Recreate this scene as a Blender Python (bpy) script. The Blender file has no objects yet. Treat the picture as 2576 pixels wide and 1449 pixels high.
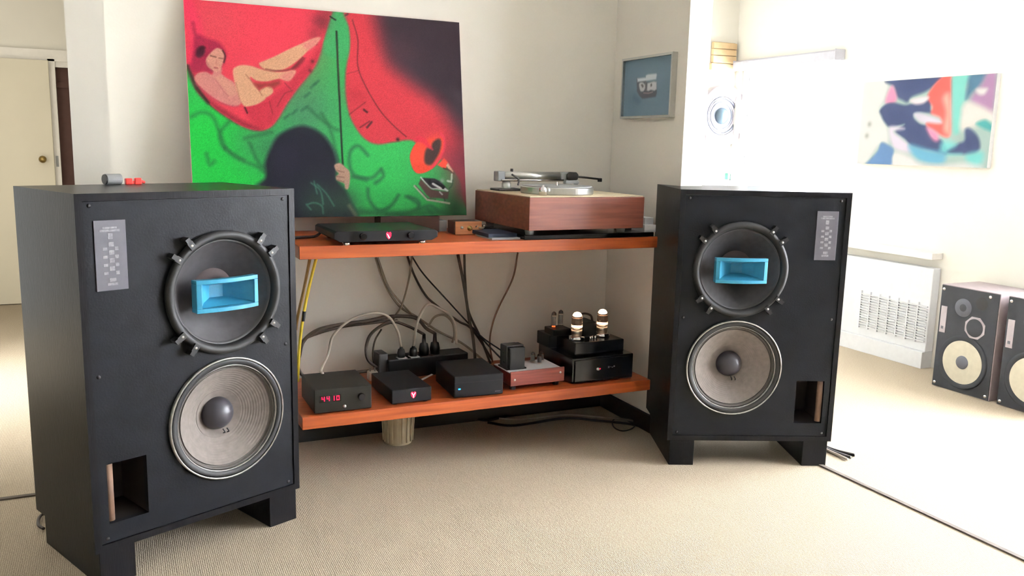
import bpy, bmesh, math, random
import numpy as np
from mathutils import Vector, Matrix
random.seed(4)
PI = math.pi
D = bpy.data
COL = bpy.context.scene.collection
scn = bpy.context.scene

# ------------------------------------------------------------------ camera
IW, IH = 2576, 1449
FPX = 2153.77
YAW, PITCH, ROLL, CAMH = 0.43675, 0.16517, 0.023524, 1.2563
def basis():
    cy, sy, cp, sp = math.cos(YAW), math.sin(YAW), math.cos(PITCH), math.sin(PITCH)
    f = np.array([sy*cp, cy*cp, -sp]); r = np.array([cy, -sy, 0.0]); u = np.cross(r, f)
    c, s = math.cos(ROLL), math.sin(ROLL)
    return c*r + s*u, -s*r + c*u, f
CR, CU, CF = basis()
CC = np.array([0, 0, CAMH])
def ray(px, py): return CF + CR*(px-IW/2)/FPX - CU*(py-IH/2)/FPX
def onz(px, py, z):
    d = ray(px, py); return CC + d*((z-CAMH)/d[2])
def ony(px, py, y):
    d = ray(px, py); return CC + d*(y/d[1])
def onx(px, py, x):
    d = ray(px, py); return CC + d*(x/d[0])
camd = D.cameras.new('camera'); cam = D.objects.new('camera', camd); COL.objects.link(cam)
camd.sensor_width = 36.0; camd.lens = 36.0*FPX/IW; camd.clip_start = 0.05; camd.clip_end = 60
M = Matrix.Identity(4)
for i in range(3):
    M[i][0], M[i][1], M[i][2], M[i][3] = CR[i], CU[i], -CF[i], CC[i]
cam.matrix_world = M
scn.camera = cam

# ------------------------------------------------------------------ world, daylight, exposure
scn.view_settings.view_transform = 'Standard'
scn.view_settings.look = 'None'
scn.view_settings.gamma = 1.0
scn.view_settings.use_curve_mapping = False
scn.view_settings.exposure = 0.6
world = D.worlds.new('world'); scn.world = world; world.use_nodes = True
bg = world.node_tree.nodes['Background']
bg.inputs[0].default_value = (0.80, 0.90, 1.0, 1); bg.inputs[1].default_value = 1.5
def area(name, loc, direction, sx, sy, power, color):
    l = D.lights.new(name, 'AREA'); l.shape = 'RECTANGLE'; l.size = sx; l.size_y = sy
    l.energy = power; l.color = color
    o = D.objects.new(name, l); COL.objects.link(o); o.location = loc
    o.rotation_euler = Vector(direction).to_track_quat('-Z', 'Y').to_euler()
    return o
# daylight only: the window in view, the window side beyond the right edge of the picture, and the hall's side opening
area('daylight_window_1', (4.75, 4.80, 1.35), (-1, 0, 0), 1.15, 1.2, 520, (0.93, 0.97, 1.0))
area('daylight_window_2_offscreen', (4.80, 1.45, 1.30), (-1, 0.10, -0.05), 2.4, 2.1, 650, (0.97, 0.98, 1.0))
area('daylight_hall_offscreen', (-2.70, 4.80, 1.55), (1, 0, -0.10), 1.5, 1.5, 180, (0.97, 0.98, 1.0))
sl = D.lights.new('sun_offscreen', 'SUN'); sl.energy = 40.0; sl.angle = 0.02; sl.color = (1.0, 0.985, 0.96)
so = D.objects.new('sun_offscreen', sl); COL.objects.link(so); so.location = (7, 1, 5)
so.rotation_euler = Vector((-0.59, 0.20, -0.80)).to_track_quat('-Z', 'Y').to_euler()

# ------------------------------------------------------------------ helpers
def lin(c):
    out = []
    for v in c[:3]:
        v = v/255.0
        out.append(v/12.92 if v <= 0.04045 else ((v+0.055)/1.055)**2.4)
    return tuple(out) + (1.0,)

def mat(name, rgb, rough=0.5, metal=0.0, var=0.06, scale=30.0, bump=0.0, bscale=200.0, emit=None, estr=0.0,
        spec=0.5, trans=0.0, ior=1.45, alpha=1.0, rgb2=None, stretch=None, coat=0.0):
    m = D.materials.new(name); m.use_nodes = True
    nt = m.node_tree; N = nt.nodes; L = nt.links
    b = N['Principled BSDF']
    b.inputs['Roughness'].default_value = rough; b.inputs['Metallic'].default_value = metal
    b.inputs['Specular IOR Level'].default_value = spec
    b.inputs['IOR'].default_value = ior
    b.inputs['Transmission Weight'].default_value = trans
    b.inputs['Alpha'].default_value = alpha
    b.inputs['Coat Weight'].default_value = coat
    tc = N.new('ShaderNodeTexCoord'); no = N.new('ShaderNodeTexNoise')
    no.inputs['Scale'].default_value = scale; no.inputs['Detail'].default_value = 4
    src = tc.outputs['Object']
    if stretch:
        mp = N.new('ShaderNodeMapping'); mp.inputs['Scale'].default_value = stretch
        L.new(src, mp.inputs['Vector']); src = mp.outputs['Vector']
    L.new(src, no.inputs['Vector'])
    ramp = N.new('ShaderNodeValToRGB')
    c = lin(rgb)
    lo = lin(rgb2) if rgb2 else tuple(x*(1-var) for x in c[:3]) + (1,)
    hi = c if rgb2 else tuple(min(1, x*(1+var)) for x in c[:3]) + (1,)
    ramp.color_ramp.elements[0].position = 0.32; ramp.color_ramp.elements[1].position = 0.68
    ramp.color_ramp.elements[0].color = lo; ramp.color_ramp.elements[1].color = hi
    L.new(no.outputs['Fac'], ramp.inputs['Fac'])
    L.new(ramp.outputs['Color'], b.inputs['Base Color'])
    if bump:
        n2 = N.new('ShaderNodeTexNoise'); n2.inputs['Scale'].default_value = bscale
        L.new(src, n2.inputs['Vector'])
        bp = N.new('ShaderNodeBump'); bp.inputs['Strength'].default_value = bump; bp.inputs['Distance'].default_value = 0.004
        L.new(n2.outputs['Fac'], bp.inputs['Height']); L.new(bp.outputs['Normal'], b.inputs['Normal'])
    if emit:
        b.inputs['Emission Color'].default_value = lin(emit); b.inputs['Emission Strength'].default_value = estr
    return m

def carpet(name, rgb, rgb2):
    m = mat(name, rgb, rough=0.95, rgb2=rgb2, scale=160, spec=0.1)
    nt = m.node_tree; N = nt.nodes; L = nt.links; b = N['Principled BSDF']
    tc = N.new('ShaderNodeTexCoord')
    wv = N.new('ShaderNodeTexWave'); wv.inputs['Scale'].default_value = 55; wv.inputs['Distortion'].default_value = 4.0
    wv.inputs['Detail Scale'].default_value = 3.0
    no = N.new('ShaderNodeTexNoise'); no.inputs['Scale'].default_value = 320
    L.new(tc.outputs['Object'], wv.inputs['Vector']); L.new(tc.outputs['Object'], no.inputs['Vector'])
    ad = N.new('ShaderNodeMath'); ad.operation = 'ADD'
    L.new(wv.outputs['Fac'], ad.inputs[0]); L.new(no.outputs['Fac'], ad.inputs[1])
    bp = N.new('ShaderNodeBump'); bp.inputs['Strength'].default_value = 0.35; bp.inputs['Distance'].default_value = 0.004
    L.new(ad.outputs[0], bp.inputs['Height']); L.new(bp.outputs['Normal'], b.inputs['Normal'])
    return m

def attr_mat(name, rough=0.55):
    m = D.materials.new(name); m.use_nodes = True
    nt = m.node_tree; N = nt.nodes; L = nt.links; b = N['Principled BSDF']
    a = N.new('ShaderNodeVertexColor'); a.layer_name = 'paint'
    L.new(a.outputs['Color'], b.inputs['Base Color'])
    b.inputs['Roughness'].default_value = rough; b.inputs['Specular IOR Level'].default_value = 0.08
    tc = N.new('ShaderNodeTexCoord'); no = N.new('ShaderNodeTexNoise'); no.inputs['Scale'].default_value = 400
    L.new(tc.outputs['Object'], no.inputs['Vector'])
    bp = N.new('ShaderNodeBump'); bp.inputs['Strength'].default_value = 0.15; bp.inputs['Distance'].default_value = 0.002
    L.new(no.outputs['Fac'], bp.inputs['Height']); L.new(bp.outputs['Normal'], b.inputs['Normal'])
    return m

MT = dict(
    wall=mat('painted_wall', (238, 234, 224), 0.85, var=0.02, scale=3, bump=0.05, bscale=120),
    ceiling=mat('ceiling_white', (240, 238, 232), 0.9, var=0.02, scale=3),
    carpet=carpet('beige_loop_carpet', (186, 173, 153), (168, 155, 136)),
    skirt=mat('black_skirting', (26, 23, 24), 0.6),
    seam=mat('dark_seam', (92, 84, 76), 0.8),
    shelf=mat('orange_wood', (160, 79, 36), 0.42, rgb2=(128, 54, 24), scale=7, stretch=(0.5, 9, 9)),
    plinth=mat('mahogany_wood', (112, 64, 50), 0.42, rgb2=(86, 45, 36), scale=8, stretch=(0.6, 6, 10)),
    redwood=mat('red_wood', (128, 62, 52), 0.4, rgb2=(100, 44, 38), scale=9, stretch=(0.6, 6, 10)),
    lightwood=mat('light_wood', (198, 140, 98), 0.5, rgb2=(170, 112, 74), scale=12, stretch=(0.6, 6, 8)),
    darkwood=mat('dark_wood', (70, 44, 38), 0.5, rgb2=(52, 32, 28), scale=12, stretch=(0.6, 6, 8)),
    cab=mat('black_stained_oak', (24, 24, 27), 0.30, rgb2=(17, 17, 19), scale=26, stretch=(6, 6, 0.5), bump=0.12, bscale=60, spec=0.12),
    baffle=mat('black_baffle', (22, 24, 29), 0.42, rgb2=(17, 19, 23), scale=22, bump=0.10, bscale=160, spec=0.15),
    black=mat('black_plastic', (22, 22, 24), 0.45),
    blackmetal=mat('black_metal', (20, 21, 25), 0.45, spec=0.3, bump=0.05, bscale=300),
    blackgloss=mat('black_gloss', (14, 15, 20), 0.22),
    olive=mat('dark_olive_metal', (31, 30, 26), 0.48, bump=0.05, bscale=300, spec=0.3),
    rubber=mat('black_rubber', (26, 26, 27), 0.6),
    darkgrey=mat('dark_grey', (62, 61, 62), 0.55),
    surround=mat('cloth_surround', (78, 74, 70), 0.7),
    silver=mat('brushed_aluminium', (205, 206, 204), 0.28, metal=1.0, var=0.03),
    ring=mat('worn_steel_ring', (190, 190, 188), 0.35, metal=0.9, var=0.25, scale=40),
    chrome=mat('chrome', (220, 220, 222), 0.12, metal=1.0, var=0.02),
    cone=mat('taupe_paper_cone', (130, 122, 117), 0.8, rgb2=(118, 110, 105), scale=50),
    darkcone=mat('charcoal_paper_cone', (60, 58, 60), 0.55, rgb2=(50, 48, 50), scale=50),
    cap=mat('dark_dust_cap', (54, 52, 58), 0.38),
    capring=mat('brown_dust_ring', (96, 86, 80), 0.8),
    horn=mat('sky_blue_horn', (64, 152, 184), 0.42, rgb2=(52, 132, 164), scale=18, bump=0.1, bscale=150),
    dustring=mat('dull_inner_ring', (74, 64, 64), 0.8),
    plate=mat('grey_label_plate', (92, 90, 98), 0.5, rgb2=(82, 80, 88), scale=20),
    print_=mat('worn_white_print', (160, 158, 164), 0.6, rgb2=(116, 114, 120), scale=160),
    portdark=mat('stained_port', (40, 33, 31), 0.7),
    port=mat('tan_port_wall', (120, 92, 74), 0.7, rgb2=(96, 74, 60), scale=20),
    white=mat('white_card', (232, 234, 238), 0.7, var=0.02),
    cream=mat('cream_plastic', (206, 192, 162), 0.6, rgb2=(186, 172, 144), scale=14),
    paper=mat('grey_paper', (172, 178, 182), 0.7),
    navy=mat('navy_cover', (36, 48, 66), 0.5),
    red=mat('red_plastic', (206, 52, 46), 0.45),
    grey=mat('grey_metal', (150, 152, 152), 0.5),
    c_grey=mat('grey_cable', (134, 122, 108), 0.6),
    c_pale=mat('pale_cable', (182, 172, 158), 0.6),
    c_dark=mat('dark_brown_cable', (62, 52, 44), 0.55),
    c_black=mat('black_cable', (36, 33, 33), 0.5),
    c_brown=mat('brown_cable', (120, 86, 68), 0.55),
    c_yellow=mat('yellow_cable', (214, 186, 52), 0.5),
    c_tan=mat('tan_cable', (150, 116, 66), 0.55),
    glass=mat('clear_glass', (250, 246, 242), 0.03, trans=1.0, var=0.0, ior=1.45),
    pane=mat('window_glass', (250, 252, 255), 0.0, trans=1.0, var=0.0, ior=1.02),
    glow=mat('filament_glow', (255, 190, 120), 0.5, emit=(255, 206, 164), estr=7.0),
    glow_small=mat('ember_glow', (255, 120, 60), 0.5, emit=(255, 96, 40), estr=1.2),
    led_red=mat('red_led', (220, 20, 50), 0.4, emit=(240, 20, 60), estr=1.3),
    led_white=mat('pale_led', (255, 210, 220), 0.4, emit=(255, 200, 214), estr=1.6),
    led_blue=mat('blue_led', (40, 140, 255), 0.4, emit=(40, 150, 255), estr=2.5),
    led_digit=mat('red_display', (200, 20, 60), 0.4, emit=(214, 18, 66), estr=0.9),
    door=mat('cream_door_paint', (226, 219, 200), 0.6, var=0.02, scale=3),
    frame_w=mat('white_gloss_paint', (242, 238, 232), 0.4, var=0.02),
    maroon=mat('dark_brown_cloth', (92, 66, 60), 0.8),
    brass=mat('aged_brass', (150, 128, 80), 0.3, metal=1.0),
    lavender=mat('lavender_grey_blind', (196, 196, 206), 0.8, var=0.03),
    cane=mat('pale_cane', (206, 180, 140), 0.7, rgb2=(196, 166, 128), scale=20),
    mon=mat('blue_black_vinyl', (42, 45, 52), 0.6, rgb2=(36, 39, 46), scale=30),
    monside=mat('walnut_brown_vinyl', (150, 138, 140), 0.6, var=0.05),
    moncone=mat('white_paper_cone', (206, 200, 182), 0.85),
    mongrey=mat('mid_grey_plastic', (96, 98, 108), 0.6),
    pearl=mat('pearl_white_plastic', (178, 170, 176), 0.35),
    teal=mat('teal_grey_dome', (70, 84, 92), 0.25),
    green=mat('green_plastic', (70, 170, 120), 0.5),
    canvas_side=mat('canvas_edge', (214, 178, 170), 0.8),
)

def tag(o, label=None, cat=None, group=None, kind=None):
    if label: o['label'] = label
    if cat: o['category'] = cat
    if group: o['group'] = group
    if kind: o['kind'] = kind
    return o

def link(name, me, m, parent=None, smooth=False):
    o = D.objects.new(name, me); COL.objects.link(o)
    if m is not None and len(me.materials) == 0: me.materials.append(m)
    if parent is not None: o.parent = parent
    if smooth:
        for p in me.polygons: p.use_smooth = True
    return o

def obj(name, bm, m, parent=None, smooth=False, bevel=0.0):
    bmesh.ops.recalc_face_normals(bm, faces=bm.faces[:])
    me = D.meshes.new(name); bm.to_mesh(me); bm.free()
    o = link(name, me, m, parent, smooth)
    if bevel:
        md = o.modifiers.new('bevel', 'BEVEL'); md.width = bevel; md.segments = 2; md.limit_method = 'ANGLE'
    return o

def empty(name, loc, rz=0.0, label=None, cat=None, group=None):
    o = D.objects.new(name, None); COL.objects.link(o); o.empty_display_size = 0.05
    o.location = loc; o.rotation_euler = (0, 0, rz)
    return tag(o, label, cat, group)

def B(): return bmesh.new()

def box(bm, x0, x1, y0, y1, z0, z1):
    v = [bm.verts.new((x, y, z)) for z in (z0, z1) for (x, y) in ((x0, y0), (x1, y0), (x1, y1), (x0, y1))]
    for f in ((3, 2, 1, 0), (4, 5, 6, 7), (0, 1, 5, 4), (1, 2, 6, 5), (2, 3, 7, 6), (3, 0, 4, 7)):
        bm.faces.new([v[i] for i in f])
    return bm

def bx(name, m, x0, x1, y0, y1, z0, z1, parent=None, bevel=0.0):
    return obj(name, box(B(), x0, x1, y0, y1, z0, z1), m, parent, False, bevel)

def prism(bm, poly, axis, a, b):
    """extrude a 2-D outline along x, y or z from a to b"""
    def P(p, t):
        if axis == 'z': return (p[0], p[1], t)
        if axis == 'y': return (p[0], t, p[1])
        return (t, p[0], p[1])
    A = [bm.verts.new(P(p, a)) for p in poly]; Bv = [bm.verts.new(P(p, b)) for p in poly]
    n = len(poly)
    bm.faces.new(A); bm.faces.new(Bv)
    for i in range(n): bm.faces.new((A[i], A[(i+1) % n], Bv[(i+1) % n], Bv[i]))
    return bm

def lathe(bm, prof, seg=48, axis='z', c=(0, 0, 0)):
    """prof: list of (radius, t) along the axis"""
    rings = []
    for (r, t) in prof:
        if r < 1e-6:
            k = [t if a == axis else 0 for a in 'xyz']
            rings.append([bm.verts.new((c[0]+k[0], c[1]+k[1], c[2]+k[2]))]); continue
        ring = []
        for i in range(seg):
            a = 2*PI*i/seg; p, q = r*math.cos(a), r*math.sin(a)
            k = {'z': (p, q, t), 'y': (p, t, q), 'x': (t, p, q)}[axis]
            ring.append(bm.verts.new((c[0]+k[0], c[1]+k[1], c[2]+k[2])))
        rings.append(ring)
    for A, Bq in zip(rings[:-1], rings[1:]):
        if len(A) == 1 and len(Bq) == 1: continue
        for i in range(seg):
            j = (i+1) % seg
            if len(A) == 1: bm.faces.new((A[0], Bq[j], Bq[i]))
            elif len(Bq) == 1: bm.faces.new((A[i], A[j], Bq[0]))
            else: bm.faces.new((A[i], A[j], Bq[j], Bq[i]))
    return bm

def spline(pts, n=8, closed=False):
    P = [np.array(p, float) for p in pts]; out = []
    m = len(P)
    rng = range(m) if closed else range(m-1)
    for i in rng:
        if closed: p0, p1, p2, p3 = P[i-1], P[i], P[(i+1) % m], P[(i+2) % m]
        else:
            p1, p2 = P[i], P[i+1]
            p0 = P[i-1] if i > 0 else 2*p1-p2
            p3 = P[i+2] if i+2 < m else 2*p2-p1
        for k in range(n):
            t = k/n
            out.append(0.5*((2*p1)+(p2-p0)*t+(2*p0-5*p1+4*p2-p3)*t*t+(3*p1-p0-3*p2+p3)*t**3))
    if not closed: out.append(P[-1])
    return out

def tube(bm, pts, r, seg=8, n=8, smooth=True, flat=1.0):
    Q = spline(pts, n) if smooth and len(pts) > 2 else [np.array(p, float) for p in pts]
    rings = []; up = np.array([0.3, 0.5, 0.8])
    prev = None
    for i, p in enumerate(Q):
        t = Q[min(i+1, len(Q)-1)]-Q[max(i-1, 0)]
        t = t/(np.linalg.norm(t)+1e-9)
        if prev is None:
            a = np.cross(t, up); a /= np.linalg.norm(a)
        else:
            a = prev-t*(prev@t); a /= (np.linalg.norm(a)+1e-9)
        prev = a; b = np.cross(t, a)
        rr = r[min(i, len(r)-1)] if isinstance(r, (list, tuple)) else r
        rings.append([bm.verts.new(p+rr*(math.cos(2*PI*k/seg)*a+flat*math.sin(2*PI*k/seg)*b)) for k in range(seg)])
    for A, C in zip(rings[:-1], rings[1:]):
        for k in range(seg): bm.faces.new((A[k], A[(k+1) % seg], C[(k+1) % seg], C[k]))
    bm.faces.new(rings[0]); bm.faces.new(rings[-1])
    return bm

def cable(name, m, pts, r, label, group=None, cat='cable', parent=None):
    o = obj(name, tube(B(), pts, r), m, parent, True)
    if parent is None: tag(o, label, cat, group)
    return o

def bool_cut(o, cutters):
    """cut real holes and keep the result as the object's mesh"""
    for c in cutters:
        md = o.modifiers.new('cut', 'BOOLEAN'); md.operation = 'DIFFERENCE'; md.object = c; md.solver = 'EXACT'
    bpy.context.view_layer.update()
    dg = bpy.context.evaluated_depsgraph_get()
    me = D.meshes.new_from_object(o.evaluated_get(dg))
    o.modifiers.clear(); old = o.data; o.data = me; D.meshes.remove(old)
    for c in cutters: D.objects.remove(c, do_unlink=True)

# ------------------------------------------------------------------ the setting
YB, XR = 3.51, 2.138          # niche back wall, niche right wall
XW, YE = 4.40, 5.44           # window wall and end wall of the bright side of the room
CZ = 2.55
def struct(name, bm, m): return tag(obj(name, bm, m), kind='structure')

bm = B(); box(bm, -3.0, 2.56, -3.1, 3.29, -0.10, 0.0); box(bm, -0.116, 2.56, 3.29, YB+0.05, -0.10, 0.0)
struct('floor', bm, MT['carpet'])
struct('floor', box(B(), 2.56, XW+0.1, -3.1, YE+0.1, -0.10, 0.0), MT['carpet'])
struct('floor', box(B(), -2.2, -0.116, 3.29, 7.6, -0.10, 0.0), MT['carpet'])
struct('wall_back', box(B(), -0.116, XR+0.11, YB, YB+0.10, 0, CZ), MT['wall'])
struct('wall_left', box(B(), -0.116, 0.0, 3.24, YB+0.02, 0, CZ), MT['wall'])
struct('wall_right', box(B(), XR, XR+0.11, 2.95, YE+0.1, 0, CZ), MT['wall'])
struct('wall_end', box(B(), XR+0.1, XW+0.12, YE, YE+0.1, 0, CZ), MT['wall'])
struct('ceiling', box(B(), -3.1, XW+0.2, -3.2, 7.7, CZ, CZ+0.1), MT['ceiling'])
# window wall with its two real openings
W1 = (4.25, 5.40, 0.70, 1.86); W2 = (0.25, 2.65, 0.10, 2.20)
bm = B()
box(bm, XW, XW+0.12, W1[1], YE+0.1, 0, CZ)
box(bm, XW, XW+0.12, W1[0], W1[1], 0, W1[2]); box(bm, XW, XW+0.12, W1[0], W1[1], W1[3], CZ)
box(bm, XW, XW+0.12, W2[1], W1[0], 0, CZ)
box(bm, XW, XW+0.12, W2[0], W2[1], 0, W2[2]); box(bm, XW, XW+0.12, W2[0], W2[1], W2[3], CZ)
box(bm, XW, XW+0.12, -3.2, W2[0], 0, CZ)
struct('wall_window', bm, MT['wall'])
# rear wall behind the camera, side wall and hall walls
struct('wall_rear', box(B(), -3.1, XW+0.12, -3.2, -3.1, 0, CZ), MT['wall'])
struct('wall_side', box(B(), -3.1, -3.0, -3.2, 3.4, 0, CZ), MT['wall'])
struct('wall_hall_front', box(B(), -3.1, -1.45, 3.29, 3.39, 0, CZ), MT['wall'])
bm = B(); box(bm, -1.55, -1.45, 3.39, 4.35, 0, CZ); box(bm, -1.55, -1.45, 5.25, 7.6, 0, CZ); box(bm, -1.55, -1.45, 4.35, 5.25, 2.0, CZ)
struct('wall_hall_side', bm, MT['wall'])
struct('wall_hall_inner', box(B(), -0.116, 0.0, YB+0.02, 7.6, 0, CZ), MT['wall'])
DY = 7.3
bm = B(); box(bm, -2.2, -1.25, DY, DY+0.1, 0, CZ); box(bm, -1.25, 0, DY, DY+0.1, 1.86, CZ)
struct('wall_hall_end', bm, MT['wall'])
struct('trim_1', box(B(), 2.548, 2.566, -1.0, 2.52, 0.0, 0.006), MT['seam'])
struct('trim_2', box(B(), -1.45, -0.116, 3.278, 3.296, 0.0, 0.006), MT['seam'])

struct('baseboard_back', box(B(), 0.0, XR, YB-0.014, YB+0.01, 0, 0.078), MT['skirt'])
struct('baseboard_right', box(B(), XR-0.014, XR+0.01, 2.95, YB, 0, 0.078), MT['skirt'])

def window(name, axis, pos, a0, a1, z0, z1, mull):
    root = empty(name, (0, 0, 0)); tag(root, kind='structure')
    t = 0.05
    def bar(a, b, c, d, nm='window_frame'):
        bm = B()
        if axis == 'x': box(bm, pos, pos+0.05, a, b, c, d)
        else: box(bm, a, b, pos-0.05, pos, c, d)
        obj(nm, bm, MT['frame_w'], root)
    bar(a0, a0+t, z0, z1); bar(a1-t, a1, z0, z1); bar(a0+t, a1-t, z0, z0+t); bar(a0+t, a1-t, z1-t, z1)
    edges = [a0+t] + [a0+(a1-a0)*k/mull for k in range(1, mull)] + [a1-t]
    for e in edges[1:-1]: bar(e-0.02, e+0.02, z0+t, z1-t, 'mullion')
    for e0, e1 in zip(edges[:-1], edges[1:]):
        bm = B()
        if axis == 'x': box(bm, pos+0.02, pos+0.026, e0, e1, z0+t, z1-t)
        else: box(bm, e0, e1, pos-0.03, pos-0.024, z0+t, z1-t)
        obj('pane', bm, MT['pane'], root)
window('window_1', 'x', XW+0.04, W1[0], W1[1], W1[2], W1[3], 2)
window('window_2', 'x', XW+0.04, W2[0], W2[1], W2[2], W2[3], 3)

# hall door standing ajar beside the dark doorway
jm = B(); box(jm, -0.392, -0.345, DY-0.03, DY+0.1, 0, 1.80)
dr = empty('door_1', (-0.72, DY-0.05, 0)); tag(dr, kind='structure')
bx('door_leaf', MT['door'], -0.62, 0.335, -0.02, 0.02, 0.005, 1.786, dr, 0.003)
kb = obj('door_knob', lathe(B(), [(0, -0.075), (0.02, -0.07), (0.026, -0.055), (0.02, -0.04), (0.009, -0.036), (0.009, -0.024), (0.024, -0.022), (0.024, -0.018)], 20, 'y', (0.262, 0, 1.075)), MT['brass'], dr, True)
fr = empty('trim_3', (0, 0, 0)); tag(fr, kind='structure')
obj('jamb', jm, MT['frame_w'], fr)
bx('door_head', MT['frame_w'], -1.25, -0.116, DY-0.03, DY+0.02, 1.785, 1.865, fr)
bx('door_head', MT['frame_w'], -0.345, -0.116, DY-0.01, DY+0.03, 1.745, 1.79, fr)
struct('wall_closet', box(B(), -1.4, 0.05, DY+0.32, DY+0.40, 0, 2.0), MT['wall'])
bx('latch_plate', MT['grey'], -0.375, -0.358, DY-0.034, DY-0.029, 1.02, 1.10, fr)
struct('door_2', box(B(), -0.345, -0.116, DY+0.04, DY+0.08, 0, 1.80), MT['maroon'])
bx('door_rail', MT['maroon'], -0.345, -0.116, DY+0.02, DY+0.05, 1.60, 1.64, fr)

# ------------------------------------------------------------------ big two-driver loudspeakers
CW, CD, CH, HF = 0.668, 0.431, 1.0, 0.1054
def ring_prof(bm, prof, cx, cz, y0, seg=64):
    return lathe(bm, [(r, y0+t) for r, t in prof], seg, 'y', (cx, 0, cz))

def big_speaker(corner, ang, s, label, group, horn_label):
    """s=+1: drivers towards local +x, s=-1 mirrored"""
    cx = corner[0]+math.cos(ang)*CW/2-math.sin(ang)*CD/2; cy = corner[1]+math.sin(ang)*CW/2+math.cos(ang)*CD/2
    root = empty('floor_speaker', (cx, cy, 0), ang, label, 'speaker', group)
    X0, X1, Y0, Y1, Z0, Z1 = -CW/2, CW/2, -CD/2, CD/2, HF, HF+CH
    t = 0.02
    bm = B()
    box(bm, X0, X0+t, Y0, Y1, Z0, Z1); box(bm, X1-t, X1, Y0, Y1, Z0, Z1)
    box(bm, X0+t, X1-t, Y0, Y1, Z0, Z0+t); box(bm, X0+t, X1-t, Y0, Y1, Z1-t, Z1)
    box(bm, X0+t, X1-t, Y1-t, Y1, Z0+t, Z1-t)
    obj('cabinet', bm, MT['cab'], root)
    lx = s*(0.418-CW/2); wz = HF+0.302; mz = HF+0.695
    yb = Y0+0.004
    baf = bx('baffle', MT['baffle'], X0+t+0.0015, X1-t-0.0015, yb, yb+0.022, Z0+t+0.0015, Z1-t-0.0015, root)
    pa, pb = sorted((s*(0.045-CW/2), s*(0.158-CW/2)))
    cut = [obj('cut', lathe(B(), [(0, -1), (0.172, -1), (0.172, 1), (0, 1)], 64, 'y', (lx, 0, wz)), None),
           obj('cut', lathe(B(), [(0, -1), (0.168, -1), (0.168, 1), (0, 1)], 64, 'y', (lx, 0, mz)), None),
           bx('cut', None, pa, pb, -1, 1, HF+0.075, HF+0.250)]
    for c in cut: c.matrix_world = root.matrix_world
    for c in cut:
        c.location = root.location; c.rotation_euler = root.rotation_euler
    bool_cut(baf, cut)
    # runners
    for xa, xb in ((X0+0.012, X0+0.112), (X1-0.112, X1-0.012)):
        bx('foot_runner', MT['cab'], xa, xb, Y0+0.004, Y1-0.03, 0, HF, root, 0.002)
    # port duct, open at the front, with the wooden wall inside
    pt = B(); w = 0.008
    box(pt, pa-w, pa, yb+0.02, yb+0.17, HF+0.067, HF+0.258); box(pt, pb, pb+w, yb+0.02, yb+0.17, HF+0.067, HF+0.258)
    box(pt, pa, pb, yb+0.02, yb+0.17, HF+0.067, HF+0.075); box(pt, pa, pb, yb+0.02, yb+0.17, HF+0.250, HF+0.258)
    box(pt, pa-w, pb+w, yb+0.17, yb+0.178, HF+0.067, HF+0.258)
    port = obj('port', pt, MT['portdark'], root)
    ox = pa if s > 0 else pb
    obj('port_side', lathe(B(), [(0.0, HF+0.080), (0.012, HF+0.080), (0.012, HF+0.245), (0.0, HF+0.245)], 20, 'z', (ox+s*0.010, yb+0.016, 0)), MT['port'], port, True)
    # lower woofer
    wf = obj('woofer', ring_prof(B(), [(0.1915, 0.002), (0.1915, -0.010), (0.188, -0.012), (0.186, -0.010)], lx, wz, yb), MT['ring'], root, True)
    obj('gasket', ring_prof(B(), [(0.1865, 0.0), (0.186, -0.008), (0.180, -0.0095), (0.168, -0.0085), (0.1655, 0.002)], lx, wz, yb), MT['rubber'], wf, True)
    obj('inner_ring', ring_prof(B(), [(0.168, -0.002), (0.1665, -0.007), (0.1645, -0.004), (0.164, 0.004)], lx, wz, yb), MT['ring'], wf, True)
    pr = []
    for k in range(9): pr.append((0.1645-0.0135*k/8, 0.004-0.004*math.sin(PI*k/8*2)+0.004*k/8))
    obj('surround', ring_prof(B(), pr, lx, wz, yb), MT['surround'], wf, True)
    pr = []
    for k in range(61):
        u = k/60; r = 0.1512-(0.1512-0.046)*u
        pr.append((r, 0.008+0.066*(u**0.92)+(0.0007 if (k % 4 < 2 and k < 54) else 0)))
    obj('cone', ring_prof(B(), pr, lx, wz, yb), MT['cone'], wf, True)
    obj('cap_ring', ring_prof(B(), [(0.075, 0.0555), (0.060, 0.0640), (0.047, 0.0712)], lx, wz, yb), MT['cone'], wf, True)
    obj('dust_cap', ring_prof(B(), [(0.0515*math.cos(a), 0.068-0.046*math.sin(a)) for a in [PI/2*k/10 for k in range(11)]], lx, wz, yb), MT['cap'], wf, True)
    for dx in (0.006, 0.020):
        obj('lead_wire', tube(B(), [(lx+dx, yb+0.045, wz-0.048), (lx+dx+0.004, yb+0.040, wz-0.058), (lx+dx+0.008, yb+0.056, wz-0.066)], 0.0022, 6), MT['darkgrey'], wf, True)
    # upper coaxial driver
    cd = obj('coaxial_driver', ring_prof(B(), [(0.186, 0.002), (0.188, -0.010), (0.183, -0.019), (0.172, -0.021), (0.162, -0.012), (0.159, 0.002)], lx, mz, yb), MT['rubber'], root, True)
    obj('cone_edge', ring_prof(B(), [(0.1595, 0.0), (0.158, -0.003), (0.154, 0.002), (0.151, 0.006)], lx, mz, yb), MT['darkgrey'], cd, True)
    obj('cone', ring_prof(B(), [(0.1515-(0.1515-0.04)*k/20, 0.006+0.078*(k/20)**0.9) for k in range(21)], lx, mz, yb), MT['darkcone'], cd, True)
    obj('inner_dust_ring', ring_prof(B(), [(0.066, 0.068), (0.056, 0.058), (0.04, 0.064), (0.0, 0.070)], lx, mz, yb), MT['dustring'], cd, True)
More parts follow.
